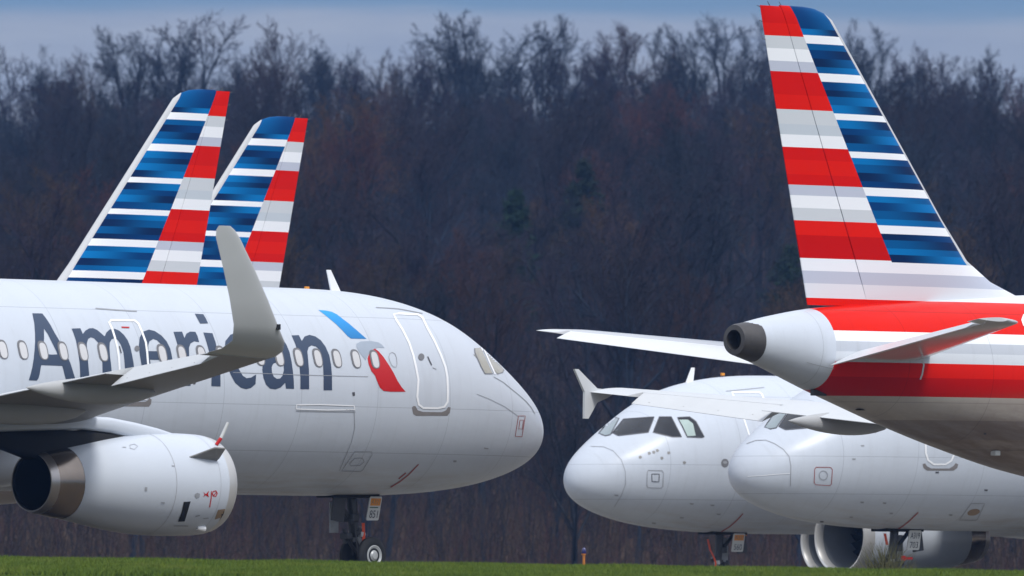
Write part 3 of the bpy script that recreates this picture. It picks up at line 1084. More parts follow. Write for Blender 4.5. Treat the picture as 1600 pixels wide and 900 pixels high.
#@PLANES
# ------------------------------------------------------------------ the six airliners
hA = hd(44.5, 1, 1)
A = Airliner('silver jet with large blue-grey lettering, an upswept winglet and its nose to the right', 4.27, 44.51, (.42, 254.0), hA, 'sharklet', lift=-.24, dz=-.10, escale=.95, ez=.12, zroot=2.92)
hD = hd(42.5, 1, 1)
D = Airliner('jet seen from behind with red, white and blue striped tail at the right edge', -1.6, 33.84, from_tail((4.39, 244.4), hD, 33.84), hD, 'fence', lift=.14, dz=-.03)
hB = hd(43.5, -1, -1)
B = Airliner('jet behind the lettered plane showing the taller, leftmost striped tail fin', -1.6, 33.84, from_tail((-6.0, 287.3), hB, 33.84), hB, 'fence', div_shift=-.42, dz=.28, fle=-.30)
hC = hd(43.5, -1, -1)
C = Airliner('jet behind the lettered plane showing the lower striped tail fin nearest the winglet', 4.27, 44.51, from_tail((-4.43, 300.8), hC, 44.51), hC, 'fence', div_shift=-.42, dz=.28, fle=-.30)
hE = hd(49.0, -1, -1)
E = Airliner('white-nosed jet facing left whose nose gear plate reads 560', 4.27, 44.51, (1.50, 322.0), hE, 'fence', dz=.1, eng=-.7)
hF = hd(49.0, -1, -1)
F = Airliner('white-nosed jet under the striped tail whose nose gear plate reads A319 703', -1.6, 33.84, (5.38, 300.0), hF, 'fence', dz=-.1, eng=-.3)

#@MARKS

def Z(ox, oy, sc, pts):
    """points read off an enlarged view of the photograph"""
    return [(ox + x / sc, oy + y / sc) for x, y in pts]


# A: lettering
R1, R2, R3 = (30, 470, 6), (200, 470, 6), (380, 470, 6)
A.decal('title_letter', [Z(*R1, [(122, 118), (215, 120), (250, 165), (290, 225), (330, 300), (375, 375), (410, 440), (450, 520), (480, 590), (505, 670), (532, 757), (443, 757), (425, 700), (415, 655), (402, 610), (205, 603), (198, 640), (190, 690), (180, 725), (165, 748), (88, 745), (105, 690), (122, 620), (135, 540), (143, 460), (148, 380), (147, 300), (140, 210)]),
                         Z(*R1, [(230, 262), (265, 310), (305, 390), (345, 470), (357, 503), (300, 505), (218, 497), (225, 440), (232, 350)])], M['letter'])
A.decal('title_letter', [Z(*R1, [(490, 262), (572, 258), (595, 312), (620, 280), (655, 260), (690, 257), (730, 275), (770, 308), (800, 335), (815, 300), (845, 270), (890, 262), (935, 280), (980, 320), (1015, 370), (1040, 430), (1055, 500), (1070, 580), (1078, 660), (1080, 760), (1000, 760), (990, 640), (985, 560), (975, 480), (950, 410), (920, 365), (890, 352), (865, 362), (848, 390), (845, 440), (850, 520), (860, 600), (865, 660), (866, 760), (782, 760), (780, 660), (778, 580), (772, 520), (762, 450), (740, 395), (700, 352), (670, 343), (645, 358), (632, 400), (635, 460), (643, 560), (650, 640), (655, 700), (655, 760), (572, 760), (570, 680), (565, 580), (550, 470), (530, 370), (510, 310)])], M['letter'])
A.decal('title_letter', [Z(*R2, [(108, 345), (140, 290), (195, 271), (250, 285), (310, 325), (360, 380), (395, 450), (410, 520), (415, 552), (300, 555), (205, 552), (212, 610), (245, 680), (290, 715), (340, 708), (400, 680), (405, 760), (350, 790), (280, 795), (210, 770), (160, 700), (125, 600), (108, 500), (100, 420)]),
                         Z(*R2, [(189, 472), (188, 420), (200, 380), (235, 358), (270, 370), (300, 400), (320, 440), (330, 473), (260, 473)])], M['letter'])
A.decal('title_letter', [Z(*R2, [(425, 292), (505, 290), (528, 350), (545, 310), (580, 290), (630, 292), (650, 330), (665, 388), (620, 380), (585, 400), (570, 440), (572, 520), (580, 600), (585, 700), (585, 797), (503, 797), (500, 700), (490, 560), (475, 460), (450, 370)])], M['letter'])
A.decal('title_letter', [Z(*R2, [(705, 298), (790, 305), (820, 390), (838, 480), (855, 600), (865, 700), (866, 803), (780, 800), (782, 700), (775, 600), (760, 480), (735, 390)])], M['letter'])
A.decal('letter_dot', [Z(*R2, [(625, 122), (705, 127), (730, 170), (750, 213), (675, 215), (650, 170)])], M['letter'])
A.decal('title_letter', [[(397, 524), (385, 520), (372, 519), (360, 523), (352, 533), (350.5, 548), (354, 568), (360, 585), (367, 598), (376, 605.5), (384, 608), (392, 606), (399, 600), (400, 585), (392, 590), (385, 591), (379, 587), (373, 577), (369, 564), (367, 548), (369, 538), (375, 534), (384, 536), (392, 540)]], M['letter'])
A.decal('title_letter', [Z(*R3, [(215, 395), (225, 345), (270, 322), (325, 330), (370, 362), (405, 415), (432, 480), (452, 570), (463, 650), (472, 740), (475, 825), (400, 822), (392, 768), (350, 812), (300, 830), (250, 822), (212, 785), (188, 720), (178, 650), (182, 585), (205, 530), (250, 495), (300, 482), (343, 492), (338, 440), (318, 405), (290, 395), (255, 410), (225, 435)]),
                         Z(*R3, [(265, 620), (280, 590), (320, 572), (360, 575), (378, 600), (380, 650), (368, 700), (345, 728), (315, 732), (285, 712), (268, 670)])], M['letter'])
A.decal('title_letter', [Z(*R3, [(452, 325), (520, 323), (548, 378), (575, 335), (620, 320), (675, 335), (725, 370), (770, 430), (805, 510), (822, 600), (830, 690), (832, 838), (752, 838), (752, 720), (748, 610), (738, 530), (715, 460), (680, 430), (640, 418), (612, 435), (600, 475), (608, 560), (615, 650), (617, 828), (535, 828), (535, 720), (525, 600), (512, 490), (490, 410)])], M['letter'])
# A: emblem
R4 = (490, 460, 4.5)
A.decal('emblem', [Z(*R3, [(705, 88), (770, 92), (830, 105), (880, 130), (930, 170), (990, 215), (1040, 258), (1080, 292), (1155, 358), (1010, 355), (975, 330), (930, 280), (870, 220), (810, 170), (750, 122)])], M['eagle_blue'])
A.decal('emblem', [Z(*R4, [(300, 348), (330, 332), (400, 328), (455, 338), (480, 355), (498, 377), (450, 375), (425, 385), (395, 405), (375, 440), (365, 465), (345, 440), (315, 400), (300, 370)])], M['eagle_grey'])
A.decal('emblem', [Z(*R4, [(430, 382), (455, 400), (490, 440), (530, 500), (560, 550), (590, 610), (620, 655), (646, 684), (540, 684), (490, 678), (465, 655), (445, 610), (430, 570), (405, 540), (385, 490), (378, 450), (390, 415), (405, 395)])], M['red'], off=.007)
# A: doors
def door(P, outline, scuff, window, handle, w=3.2, outm=None):
    d = P.stroke('door', outline, w, M['white'], closed=True)
    if scuff: P.decal('door_sill', [scuff], M['scuff'], d, off=.004)
    if window:
        cx, cy, r = window
        c = [(cx + r * math.cos(a), cy + r * 1.1 * math.sin(a)) for a in [2 * math.pi * k / 16 for k in range(16)]]
        P.decal('door_window', [c], M['rim'], d, off=.012, step=2)
    if handle: P.stroke('door_handle', handle, 1.6, M['line_dark'], d, off=.012)
    return d

d1 = door(A, Z(*R4, [(562, 142), (600, 136), (735, 143), (765, 165), (800, 240), (850, 330), (895, 430), (925, 510), (938, 580), (942, 680), (940, 755), (918, 790), (870, 800), (770, 798), (738, 775), (727, 720), (735, 600), (720, 520), (700, 430), (670, 340), (625, 250), (580, 180)]),
          Z(*R4, [(690, 795), (700, 785), (715, 785), (732, 815), (770, 826), (900, 828), (930, 815), (945, 790), (963, 795), (958, 830), (940, 853), (720, 853), (700, 840)]), (490 + 755 / 4.5, 460 + 440 / 4.5, 4.8), Z(*R4, [(800, 437), (812, 465), (828, 498)]))
A.stroke('rain_gutter', Z(*R4, [(437, 93), (520, 97), (600, 103), (690, 120), (765, 135)]), 1.2, M['line'], d1)
A.stroke('door_placard', Z(*R4, [(835, 515), (862, 527)]), 1.0, M['line'], d1)
d2 = door(A, [(170, 504), (173.5, 500.5), (210, 501), (216, 506), (222, 520), (227.5, 535), (229.5, 550), (231.5, 575), (233, 603), (232, 619), (228, 623.5), (190, 623.5), (186.5, 619), (186.5, 577), (185.5, 560), (183, 543), (179, 527), (175, 514)],
          Z(0, 540, 6, [(1075, 500), (1095, 490), (1120, 520), (1145, 528), (1360, 528), (1385, 512), (1400, 490), (1420, 505), (1415, 545), (1395, 572), (1120, 568), (1090, 548)]), (30 + 1102 / 6, 470 + 448 / 6, 4.0), [(186, 541), (189, 552)])
A.decal('door_placard', [Z(*R1, [(955, 243), (1030, 246), (1030, 258), (960, 256)])], M['red'], d2, off=.012, step=2)
A.stroke('rain_gutter', [(149, 482), (180, 484.5), (213.5, 486.5)], 1.8, M['line'], d2)
# A: cabin windows at one height and one pitch
p0, _ = A.hit(585, 561.5)
sw0 = -p0.x
stn = [sw0 + .5334 * k for k in range(0, 60)]
bl = [-A.hit(x, 560)[0].x for x in (166, 243)]
stn = [v for v in stn if not (min(bl) < v < max(bl))]
A.cabin_windows([v for v in stn if v < 27], p0.z, -1)
V_, F_ = A.capsule(sw0 - .5334 * 1.0, p0.z, -1, .12, .18, .004)
A.stroke('blanked_window', Z(*R4, [(527, 440), (535, 415), (552, 408), (572, 420), (582, 450), (585, 490), (578, 512), (560, 510), (545, 495), (532, 465)]), .8, M['line'], closed=True)
# A: skin details
A.stroke('skin_joint', Z(*R3, [(-100, 672), (150, 680), (500, 694), (840, 703), (1170, 711)]), .8, M['line'])
A.stroke('skin_joint', [(540, 640), (553, 641), (554, 668), (549, 690), (540, 712), (530, 735)], .7, M['line'])
cg = A.stroke('cargo_door_sill', [(463, 632.5), (500, 632), (553, 634), (554, 640), (510, 640.5), (463, 639)], 1.8, M['white'], closed=True)
A.stroke('sill_gap_line', [(462, 642), (555, 643.5)], 1.2, M['line'], cg)  # thin grey line just below the sill
A.stroke('access_panel', Z(430, 640, 3.556, [(440, 233), (535, 233), (537, 250), (485, 335), (470, 343), (368, 340)]), .9, M['line'], closed=True)
A.stroke('access_panel', Z(430, 640, 3.556, [(440, 270), (485, 268), (492, 290), (470, 308), (420, 312), (412, 300)]), .9, M['line'], closed=True)
A.stroke('access_panel', Z(430, 640, 3.556, [(1350, 35), (1388, 35), (1370, 150), (1332, 148)]), .9, M['red_line'], closed=True)
A.stroke('access_panel', Z(430, 640, 3.556, [(1358, 58), (1378, 58), (1372, 108), (1352, 106)]), .9, M['red_line'], closed=True)
A.stroke('warning_stripe', Z(430, 640, 3.556, [(640, 430), (690, 400), (740, 360), (795, 303)]), 1.8, M['red_line'])
A.stroke('warning_stripe', Z(430, 640, 3.556, [(685, 383), (725, 350)]), 1.8, M['red_line'])
A.stroke('radome_joint', Z(700, 500, 4.5, [(320, 400), (390, 440), (450, 490), (500, 530), (545, 570), (580, 610), (610, 660)]), .9, M['line'])
A.stroke('radome_joint', Z(700, 500, 4.5, [(200, 520), (300, 560), (400, 610), (490, 675)]), .7, M['line'])
for x, y in ((552, 616), (303, 598)):
    A.decal('drain_port', [[(x - 2, y - 3), (x + 2, y - 3.5), (x + 2.5, y + 2), (x - 1, y + 3)]], M['line_dark'], step=2)
A.decal('static_port', [[(708, 719), (713, 719), (713, 722), (708, 722)]], M['line'], step=2)
A.decal('static_port', [[(756, 699), (763, 700), (763, 702), (756, 701)]], M['line'], step=2)
# A: cockpit glazing
R8 = (700, 500, 4.5)
g1 = A.decal('cockpit_window', [Z(*R8, [(185, 200), (228, 195), (260, 260), (290, 330), (313, 378), (258, 378), (232, 330), (205, 270), (187, 230)])], M['glass_tan'], off=.008, step=3)
A.stroke('window_frame', Z(*R8, [(185, 200), (187, 230), (205, 270), (232, 330), (258, 378), (313, 378)]), 1.3, M['rim'], g1, off=.012)
g2 = A.decal('cockpit_window', [Z(*R8, [(252, 195), (280, 200), (330, 265), (392, 352), (382, 370), (345, 380), (320, 350), (290, 290), (264, 230)])], M['glass_tan'], off=.008, step=3)
A.stroke('window_frame', Z(*R8, [(392, 352), (382, 370), (345, 380)]), 1.3, M['rim'], g2, off=.012)
A.stroke('window_post', Z(*R8, [(240, 193), (262, 235), (290, 300), (318, 360), (328, 382)]), 2.2, M['white'], g2, off=.014)
A.antenna(-A.hit(548, 458)[0].x, .44, .26, .20)
MB().box((A.hit(510, 457)[0].x, 0, 5.93), (.10, .06, .06)).build('beacon', M['amber'], A.root)
# A: engine markings
sx = 'engine-1'
Zn = (0, 630, 3.556)
def nac(name, kind, pts, mat, w=1.0, closed=False, off=.008):
    if kind == 'fill': return A.decal(name, [Z(*Zn, pts)], mat, A.cowl, off=off, step=2.5, surf=sx)
    return A.stroke(name, Z(*Zn, pts), w, mat, A.cowl, off=off, closed=closed, surf=sx)
nac('cooling_vent', 'fill', [(1020, 548), (1058, 545), (1042, 600), (1025, 655), (988, 657), (1008, 605)], M['soot'])
nac('heat_stain', 'fill', [(1210, 592), (1258, 585), (1262, 600), (1235, 632), (1192, 645)], M['brown'])
nac('drain_hole', 'fill', [(1240, 597), (1256, 597), (1254, 607), (1240, 607)], M['soot'], off=.012)
nac('drain_hole', 'fill', [(1228, 615), (1250, 612), (1246, 626), (1230, 626)], M['soot'], off=.012)
nac('warning_mark', 'fill', [(1127, 490), (1142, 505), (1160, 487), (1155, 505), (1160, 522), (1142, 510), (1128, 520), (1136, 506)], M['red'])
nac('warning_mark', 'line', [(1183, 490), (1198, 486), (1206, 500), (1198, 517), (1184, 515), (1180, 502)], M['red'], 1.4, True)
nac('warning_mark', 'line', [(1186, 512), (1203, 492)], M['red'], 1.2)
nac('warning_mark', 'line', [(1174, 488), (1172, 530), (1164, 577)], M['red'], 1.4)
nac('access_latch', 'fill', [(1082, 505), (1095, 497), (1110, 503), (1108, 520), (1092, 527), (1082, 518)], M['line'])
nac('access_latch', 'fill', [(805, 465), (818, 467), (816, 488), (803, 486)], M['line'])
nac('stencil', 'line', [(893, 552), (915, 553)], M['line'], 1.5)
nac('stencil', 'line', [(953, 348), (972, 350)], M['line'], 1.5)
nac('stencil', 'line', [(965, 680), (1045, 681)], M['line'], 1.2)
nac('stencil', 'line', [(1128, 640), (1158, 637)], M['line'], 1.2)
nac('stencil', 'line', [(1085, 628), (1110, 622)], M['line'], 1.6)
nac('stencil', 'line', [(720, 235), (745, 228), (765, 240), (745, 258), (722, 250)], M['line'], .7, True)
nac('stencil', 'line', [(680, 245), (700, 246)], M['line'], 1.0)
def on_cowl(x, y):
    return A.hit(*Z(*Zn, [(x, y)])[0], sx)
# strake plate, scoop, drain masts and the rod on the cowl
q = [on_cowl(1050, 300), on_cowl(1205, 318)]
V = []
for d in (-.012, .012):
    for (loc, nor), up, sh in ((q[0], 0, 0), (q[1], 0, 0), (q[1], .12, -.03), (q[0], .34, .42)):
        V.append(loc + nor * up + Vector((sh, 0, d)) - nor * .01)
    V.insert(len(V) - 1, q[0][0] + q[0][1] * .31 + Vector((.72, 0, d)))
n = 5
mesh_obj('strake', V, [tuple(range(n)), tuple(range(2 * n - 1, n - 1, -1))] + [(i, (i + 1) % n, n + (i + 1) % n, n + i) for i in range(n)], M['wing_dark'], A.cowl, smooth=False)
loc, nor = on_cowl(1115, 690)
MB().tube(loc - Vector((.10, 0, 0)) + nor * .01, loc + Vector((.08, 0, 0)) + nor * .03, .04, .06).build('scoop', M['white'], A.cowl)
for x, y, sz in ((438, 690, .08), (820, 738, .06)):
    loc, nor = on_cowl(x, y)
    MB().box(loc + Vector((0, 0, -.03)), (sz, sz * .5, sz * 1.8)).build('drain_mast', M['gear'], A.cowl)
loc, nor = on_cowl(1245, 232)
MB().tube(loc, loc + Vector((.08, -.05, .13)), .035).build('probe_cover', M['red'], A.cowl)
MB().tube(loc + Vector((.08, -.05, .13)), loc + Vector((.20, -.12, .43)), .035, .03).build('probe_cover', M['plate'], A.cowl)

A.nose_gear('851', 'amber', -1, [([(.23, .14, 1.25), (.24, .15, 1.0), (.22, .16, .85), (.26, .17, .72), (.24, .16, .55)], .07)])

# E: glazing, door, panels
RE = (880, 560, 5.625)
ws = [([(425, 515), (493, 528), (415, 672), (370, 682), (312, 660)], 'glass_grey'), ([(432, 655), (530, 535), (800, 515), (748, 650), (485, 680)], 'glass'),
      ([(790, 650), (845, 515), (950, 515), (1040, 690), (960, 690)], 'glass'), ([(1003, 520), (1110, 515), (1165, 555), (1238, 690), (1220, 697), (1090, 692), (1040, 590)], 'glass')]
for pts, mt in ws:
    g = E.decal('cockpit_window', [Z(*RE, pts)], M[mt], off=.006, step=4)
    E.stroke('window_frame', Z(*RE, pts), 1.4, M['line_dark'], g, off=.010, closed=True)
E.decal('sunblind', [Z(*RE, [(1018, 540), (1095, 540), (1140, 575), (1163, 680), (1092, 684), (1048, 590)])], M['glass_green'], g, off=.010, step=4)
dE = door(E, [(1143.5, 613), (1186, 613), (1190, 616), (1199, 635), (1207, 652), (1213, 680), (1215, 715), (1213, 735), (1180, 735), (1176, 710), (1172, 684), (1162, 654), (1150, 627)], None, None, None, 2.6)
E.decal('door_placard', [[(1185, 652.5), (1189, 653), (1189, 658), (1185, 657.5)]], M['red'], dE, off=.012, step=2)
E.stroke('rain_gutter', [(1134, 611.5), (1160, 609), (1194, 605.5)], 1.0, M['line'], dE)
RZ = (850, 647, 3.556)
E.stroke('radome_joint', Z(*RZ, [(260, 180), (330, 182), (385, 205), (430, 255), (452, 320), (452, 390), (430, 450), (390, 515)]), .8, M['line'])
E.stroke('access_panel', Z(*RZ, [(580, 312), (655, 314), (663, 325), (660, 400), (650, 411), (578, 408), (571, 398), (573, 322)]), 1.0, M['line'], closed=True)
E.stroke('access_panel', Z(*RZ, [(598, 333), (640, 333), (638, 376), (600, 374)]), 1.2, M['line_dark'], closed=True)
c = [(1005 + 21 * math.cos(a), 272 + 24 * math.sin(a)) for a in [2 * math.pi * k / 18 for k in range(18)]]
E.decal('pressure_port', [Z(*RZ, c)], M['rim'], step=2)
E.decal('pressure_port', [Z(*RZ, [(1005 + 12 * math.cos(a), 268 + 8 * math.sin(a)) for a in [2 * math.pi * k / 12 for k in range(12)]])], M['line'], off=.010, step=2)
for x, y in ((402, 451), (610, 605), (970, 556), (820, 498), (765, 575), (935, 506)):
    E.decal('static_port', [Z(*RZ, [(x - 12, y - 4), (x + 12, y - 3), (x + 10, y + 5), (x - 8, y + 4)])], M['line'], step=2)
for x, y in ((585, 218), (630, 203), (655, 245), (693, 216), (535, 240), (780, 270), (610, 212)):
    E.decal('paint_chip', [Z(*RZ, [(x - 9, y - 6), (x + 3, y - 9), (x + 10, y), (x + 2, y + 9), (x - 7, y + 6)])], M['wing_dark'], step=2)
E.stroke('warning_stripe', Z(*RZ, [(985, 652), (1030, 625), (1070, 590), (1105, 552)]), 1.8, M['red_line'])
E.antenna(-E.hit(1130, 588)[0].x, .40, .24, .12)
MB().box((E.hit(1201, 586)[0].x, 0, 5.93), (.10, .07, .07)).build('beacon', M['amber'], E.root)
MB().box((E.hit(1182, 830)[0].x, 0, 1.76), (.10, .07, .07)).build('beacon', M['amber'], E.root)
E.nose_gear('560', 'amber', 1, [([(.62, .16, 1.62), (.55, .17, 1.35), (.42, .18, 1.15), (.36, .18, 1.0)], .07), ([(.36, .18, 1.0), (.40, .18, .8), (.42, .18, .62)], .06)])

# F
RF = (1120, 560, 5.623)
for pts, mt in (([(420, 605), (510, 475), (612, 487), (522, 612), (470, 622)], 'glass_grey'), ([(545, 600), (622, 487), (845, 470), (802, 612), (605, 628)], 'glass'),
                ([(850, 618), (888, 480), (1000, 478), (1090, 640)], 'glass'), ([(1130, 640), (1060, 480), (1190, 480), (1300, 560), (1375, 575), (1397, 650), (1245, 645)], 'glass_grey')):
    g = F.decal('cockpit_window', [Z(*RF, pts)], M[mt], off=.006, step=4)
    F.stroke('window_frame', Z(*RF, pts), 1.4, M['line_dark'], g, off=.010, closed=True)
RG = (1150, 647, 3.556)
dF = door(F, [(1446, 690), (1443, 655), (1437, 625), (1428, 596), (1470, 594), (1480, 620), (1488, 655), (1492, 690), (1491, 709), (1486, 720), (1477, 725.5), (1459, 725.5), (1450, 719), (1446.5, 708)],
          Z(*RG, [(1036, 278), (1050, 274), (1062, 290), (1085, 302), (1185, 302), (1208, 288), (1220, 272), (1235, 280), (1228, 300), (1208, 314), (1062, 314), (1042, 300)]), None, None, 2.8)
F.stroke('radome_joint', Z(*RG, [(60, 165), (110, 147), (165, 145), (215, 165), (262, 195), (295, 235), (305, 290), (303, 350), (302, 400)]), 1.0, M['line'])
F.stroke('radome_joint', Z(*RG, [(65, 346), (150, 341), (230, 334), (300, 330)]), .9, M['white'])
F.stroke('access_panel', Z(*RG, [(445, 295), (525, 296), (535, 308), (530, 388), (520, 397), (443, 392), (434, 380), (437, 305)]), 1.0, M['red_line'], closed=True)
F.stroke('access_panel', Z(*RG, [(485 + 23 * math.cos(a), 340 + 25 * math.sin(a)) for a in [2 * math.pi * k / 18 for k in range(18)]]), 1.0, M['line'], closed=True)
F.stroke('access_panel', Z(*RG, [(1305, 496), (1382, 495), (1340, 585), (1330, 590), (1240, 588)]), .9, M['line'], closed=True)
F.decal('access_panel', [Z(*RG, [(1320 + 35 * math.cos(a), 545 + 18 * math.sin(a) - 6 * math.cos(a)) for a in [2 * math.pi * k / 18 for k in range(18)]])], M['brown'], step=3)
F.stroke('warning_stripe', Z(*RG, [(880, 648), (925, 622), (960, 595), (1012, 545)]), 1.8, M['red_line'])
for x, y in ((700, 490), (862, 551), (825, 494), (1388, 422), (1192, 560), (477, 597), (703, 176), (655, 250), (640, 572), (1117, 324)):
    F.decal('static_port', [Z(*RG, [(x - 10, y - 4), (x + 10, y - 4), (x + 9, y + 5), (x - 8, y + 4)])], M['line_dark'] if x in (1388, 477, 1117) else M['line'], step=2)
F.nose_gear('703', 'A319', 1, [([(.52, .16, 1.70), (.48, .17, 1.5), (.46, .18, 1.42)], .09), ([(.30, .18, 1.0), (.36, .18, .8), (.40, .18, .55)], .07)])
MB().box((F.hit(1385, 825)[0].x - .75, 0.27, 1.10), (.26, .03, .06)).box((F.hit(1385, 825)[0].x - .58, .27, 1.10), (.12, .035, .12)).build('safety_flag', M['red'], F.root)

# D: tail details
D.stroke('registration_letter', [(1607, 491), (1600, 493), (1597.5, 500), (1600, 508), (1607, 511)], 4.0, M['white'])
D.stroke('skin_joint', Z(1260, 470, 4.706, [(0, 452), (60, 468), (150, 490), (200, 500)]), .8, M['line'])
D.decal('drain_port', [Z(1150, 460, 3.556, [(1376, 768), (1390, 768), (1390, 778), (1376, 778)])], M['line_dark'], step=2)
loc, nor = D.hit(1555, 706)
MB().box(loc + nor * .03, (.16, .14, .10)).build('strobe_light', M['plate'], D.root)
loc, nor = D.hit(1279, 612)
MB().box(loc + Vector((0, 0, -.02)), (.42, .08, .12)).build('tail_skid', M['gear'], D.root)
loc, nor = D.hit(1345, 640)
MB().box(loc + nor * .005, (.20, .10, .02)).build('outflow_vent', M['soot'], D.root)
D.stroke('stab_scale', Z(1260, 470, 4.706, [(850, 440), (862, 470), (850, 540), (835, 578)]), 2.4, M['wing'])
for P in (B, C, D):
    P.nose_gear('319', 'A319', 1, []) if False else None

# ------------------------------------------------------------------ woodland on the hill
def bark(name, col, vr=.35):
    m, N, p = new_mat(name)
    oi = N.n('ShaderNodeObjectInfo')
    tcn = N.n('ShaderNodeTexCoord')
    f = N.noise(tcn.outputs['Object'], 1.2, 3.0)
    v = N.m('ADD', N.m('MULTIPLY', oi.outputs['Random'], 2 * vr), N.m('MULTIPLY_ADD', f, .5, .75 - vr))
    hsv = N.n('ShaderNodeHueSaturation')
    hsv.inputs['Color'].default_value = (*col, 1)
    N.l(v, hsv.inputs['Value'])
    N.l(N.m('MULTIPLY_ADD', oi.outputs['Random'], .5, .75), hsv.inputs['Saturation'])
    N.l(hsv.outputs[0], p.inputs['Base Color'])
    p.inputs['Roughness'].default_value = .9
    p.inputs['Specular IOR Level'].default_value = .15
    return m


BARK = {'grey': bark('grey_bark', (.019, .024, .035)), 'purple': bark('purple_brown_twigs', (.028, .024, .034)),
        'red': bark('red_brown_twigs', (.052, .028, .027)), 'tan': bark('tan_twigs', (.062, .042, .030)),
        'green': bark('dark_needles', (.016, .030, .020), .2)}


class Sticks:
    """three-sided tapered sticks gathered into one mesh"""
    def __init__(self):
        self.P0, self.P1, self.R0, self.R1 = [], [], [], []

    def seg(self, a, b, ra, rb):
        self.P0.append(a); self.P1.append(b); self.R0.append(ra); self.R1.append(rb)

    def arrays(self, k=3):
        P0, P1 = np.array(self.P0), np.array(self.P1)
        R0, R1 = np.array(self.R0)[:, None], np.array(self.R1)[:, None]
        d = P1 - P0
        d /= np.linalg.norm(d, axis=1, keepdims=True) + 1e-9
        ref = np.where(np.abs(d[:, 2:3]) > .9, np.array([[1., 0, 0]]), np.array([[0, 0, 1.]]))
        u = np.cross(d, ref); u /= np.linalg.norm(u, axis=1, keepdims=True) + 1e-9
        w = np.cross(d, u)
        V = []
        for P, Rr in ((P0, R0), (P1, R1)):
            for j in range(k):
                a = 2 * math.pi * j / k
                V.append(P + Rr * (u * math.cos(a) + w * math.sin(a)))
        V = np.stack(V, 1)
        n = len(P0)
        base = (np.arange(n) * 2 * k)[:, None, None]
        f = np.array([[j, (j + 1) % k, k + (j + 1) % k, k + j] for j in range(k)])[None]
        return V.reshape(-1, 3), (base + f).reshape(-1, 4)


def grow_tree(seed, H=15.0, spread=.55, vase=1.0, fork=.32, twig=.028, dens=1.0):
    rs = np.random.default_rng(seed)
    tr, cr = Sticks(), Sticks()

    def branch(p, d, ln, r, lev):
        nseg = (6, 5, 4, 3, 2)[lev]
        pts = [p]
        rad = [r]
        dd = d.copy()
        for i in range(nseg):
            wig = (.05, .16, .22, .26, .25)[lev]
            dd = dd + rs.normal(0, wig, 3) + np.array([0, 0, (.02, .10, .08, .05, .04)[lev] * vase])
            dd /= np.linalg.norm(dd)
            pts.append(pts[-1] + dd * ln / nseg)
            rad.append(r * (1 - .72 * (i + 1) / nseg) + .004)
        tgt = tr if lev <= 1 else cr
        for i in range(nseg):
            tgt.seg(pts[i], pts[i + 1], max(rad[i], twig * .5), max(rad[i + 1], twig * .42))
        if lev == 4:
            return
        nch = int(round((8, 7, 7, 7)[lev] * dens * rs.uniform(.8, 1.2)))
        lo = (fork, .22, .15, .1)[lev]
        for c in range(nch):
            u = lo + (1 - lo) * ((c + rs.uniform(0, .9)) / nch)
            k = min(int(u * nseg), nseg - 1)
            fr = u * nseg - k
            q = pts[k] * (1 - fr) + pts[k + 1] * fr
            ax = pts[k + 1] - pts[k]
            ax /= np.linalg.norm(ax)
            ph = rs.uniform(0, 2 * math.pi) if lev else c * 2.4 + rs.uniform(-.5, .5)
            e1 = np.cross(ax, [0.3, .9, .1]); e1 /= np.linalg.norm(e1)
            e2 = np.cross(ax, e1)
            an = rs.uniform(.6, 1.15) * (spread, .62, .75, .8)[lev]
            nd = ax * math.cos(an) + (e1 * math.cos(ph) + e2 * math.sin(ph)) * math.sin(an)
            if lev == 0:
                l2 = H * (.50 - .26 * (u - lo) / (1 - lo)) * rs.uniform(.85, 1.15)
            else:
                l2 = ln * (.52, .50, .48)[lev - 1] * rs.uniform(.7, 1.2) * (1.1 - .45 * u)
            branch(q, nd, l2, rad[k] * (.55, .5, .5, .55)[lev], lev + 1)
    branch(np.array([0., 0, -.3]), np.array([0., 0, 1.]), H * .74, H * .0155, 0)
    # normalise the height
    T, C_ = tr.arrays(5), cr.arrays(3)
    top = max(T[0][:, 2].max(), np.quantile(C_[0][:, 2], .999))
    return (T[0] * (H / top), T[1]), (C_[0] * (H / top), C_[1])


PROTO = []
for i, (sp_, va, fk, tw) in enumerate(((.62, 1.2, .26, .020), (.42, 1.6, .34, .020), (.75, .9, .30, .022), (.50, 1.3, .22, .020), (.36, 1.8, .40, .020), (.68, 1.1, .20, .022), (.55, 1.0, .36, .020))):
    (tv, tf), (cv, cf) = grow_tree(100 + i, spread=sp_, vase=va, fork=fk, twig=tw)
    PROTO.append((tv, tf, cv, cf))
TREE_MESH = {}


def tree(kind, i, x, y, H, wid, rz, label, group, z=None, lean=0.0):
    if (kind, i) not in TREE_MESH:
        tv, tf, cv, cf = PROTO[i]
        a = raw_mesh('trunk', tv, tf, BARK['grey'])
        b = raw_mesh('crown', cv, cf, BARK[kind])
        TREE_MESH[(kind, i)] = (a.data, b.data)
        bpy.data.objects.remove(a); bpy.data.objects.remove(b)
    z = float(ground_z(x, y)) if z is None else z
    r = empty('bare_tree', (x, y, z), rz)
    r.rotation_euler = (lean, 0, rz)
    r.scale = (H / 15.0 * wid, H / 15.0 * wid, H / 15.0)
    tag(r, label, 'tree', group)
    for nm, me in zip(('trunk', 'crown'), TREE_MESH[(kind, i)]):
        o = bpy.data.objects.new(nm, me)
        COL.objects.link(o)
        o.parent = r
    return r


def at_px(px, y): return (px - 800) / F_PX * y
def top_z(py, y): return (HORIZON - py) / F_PX * y + CAM_Z


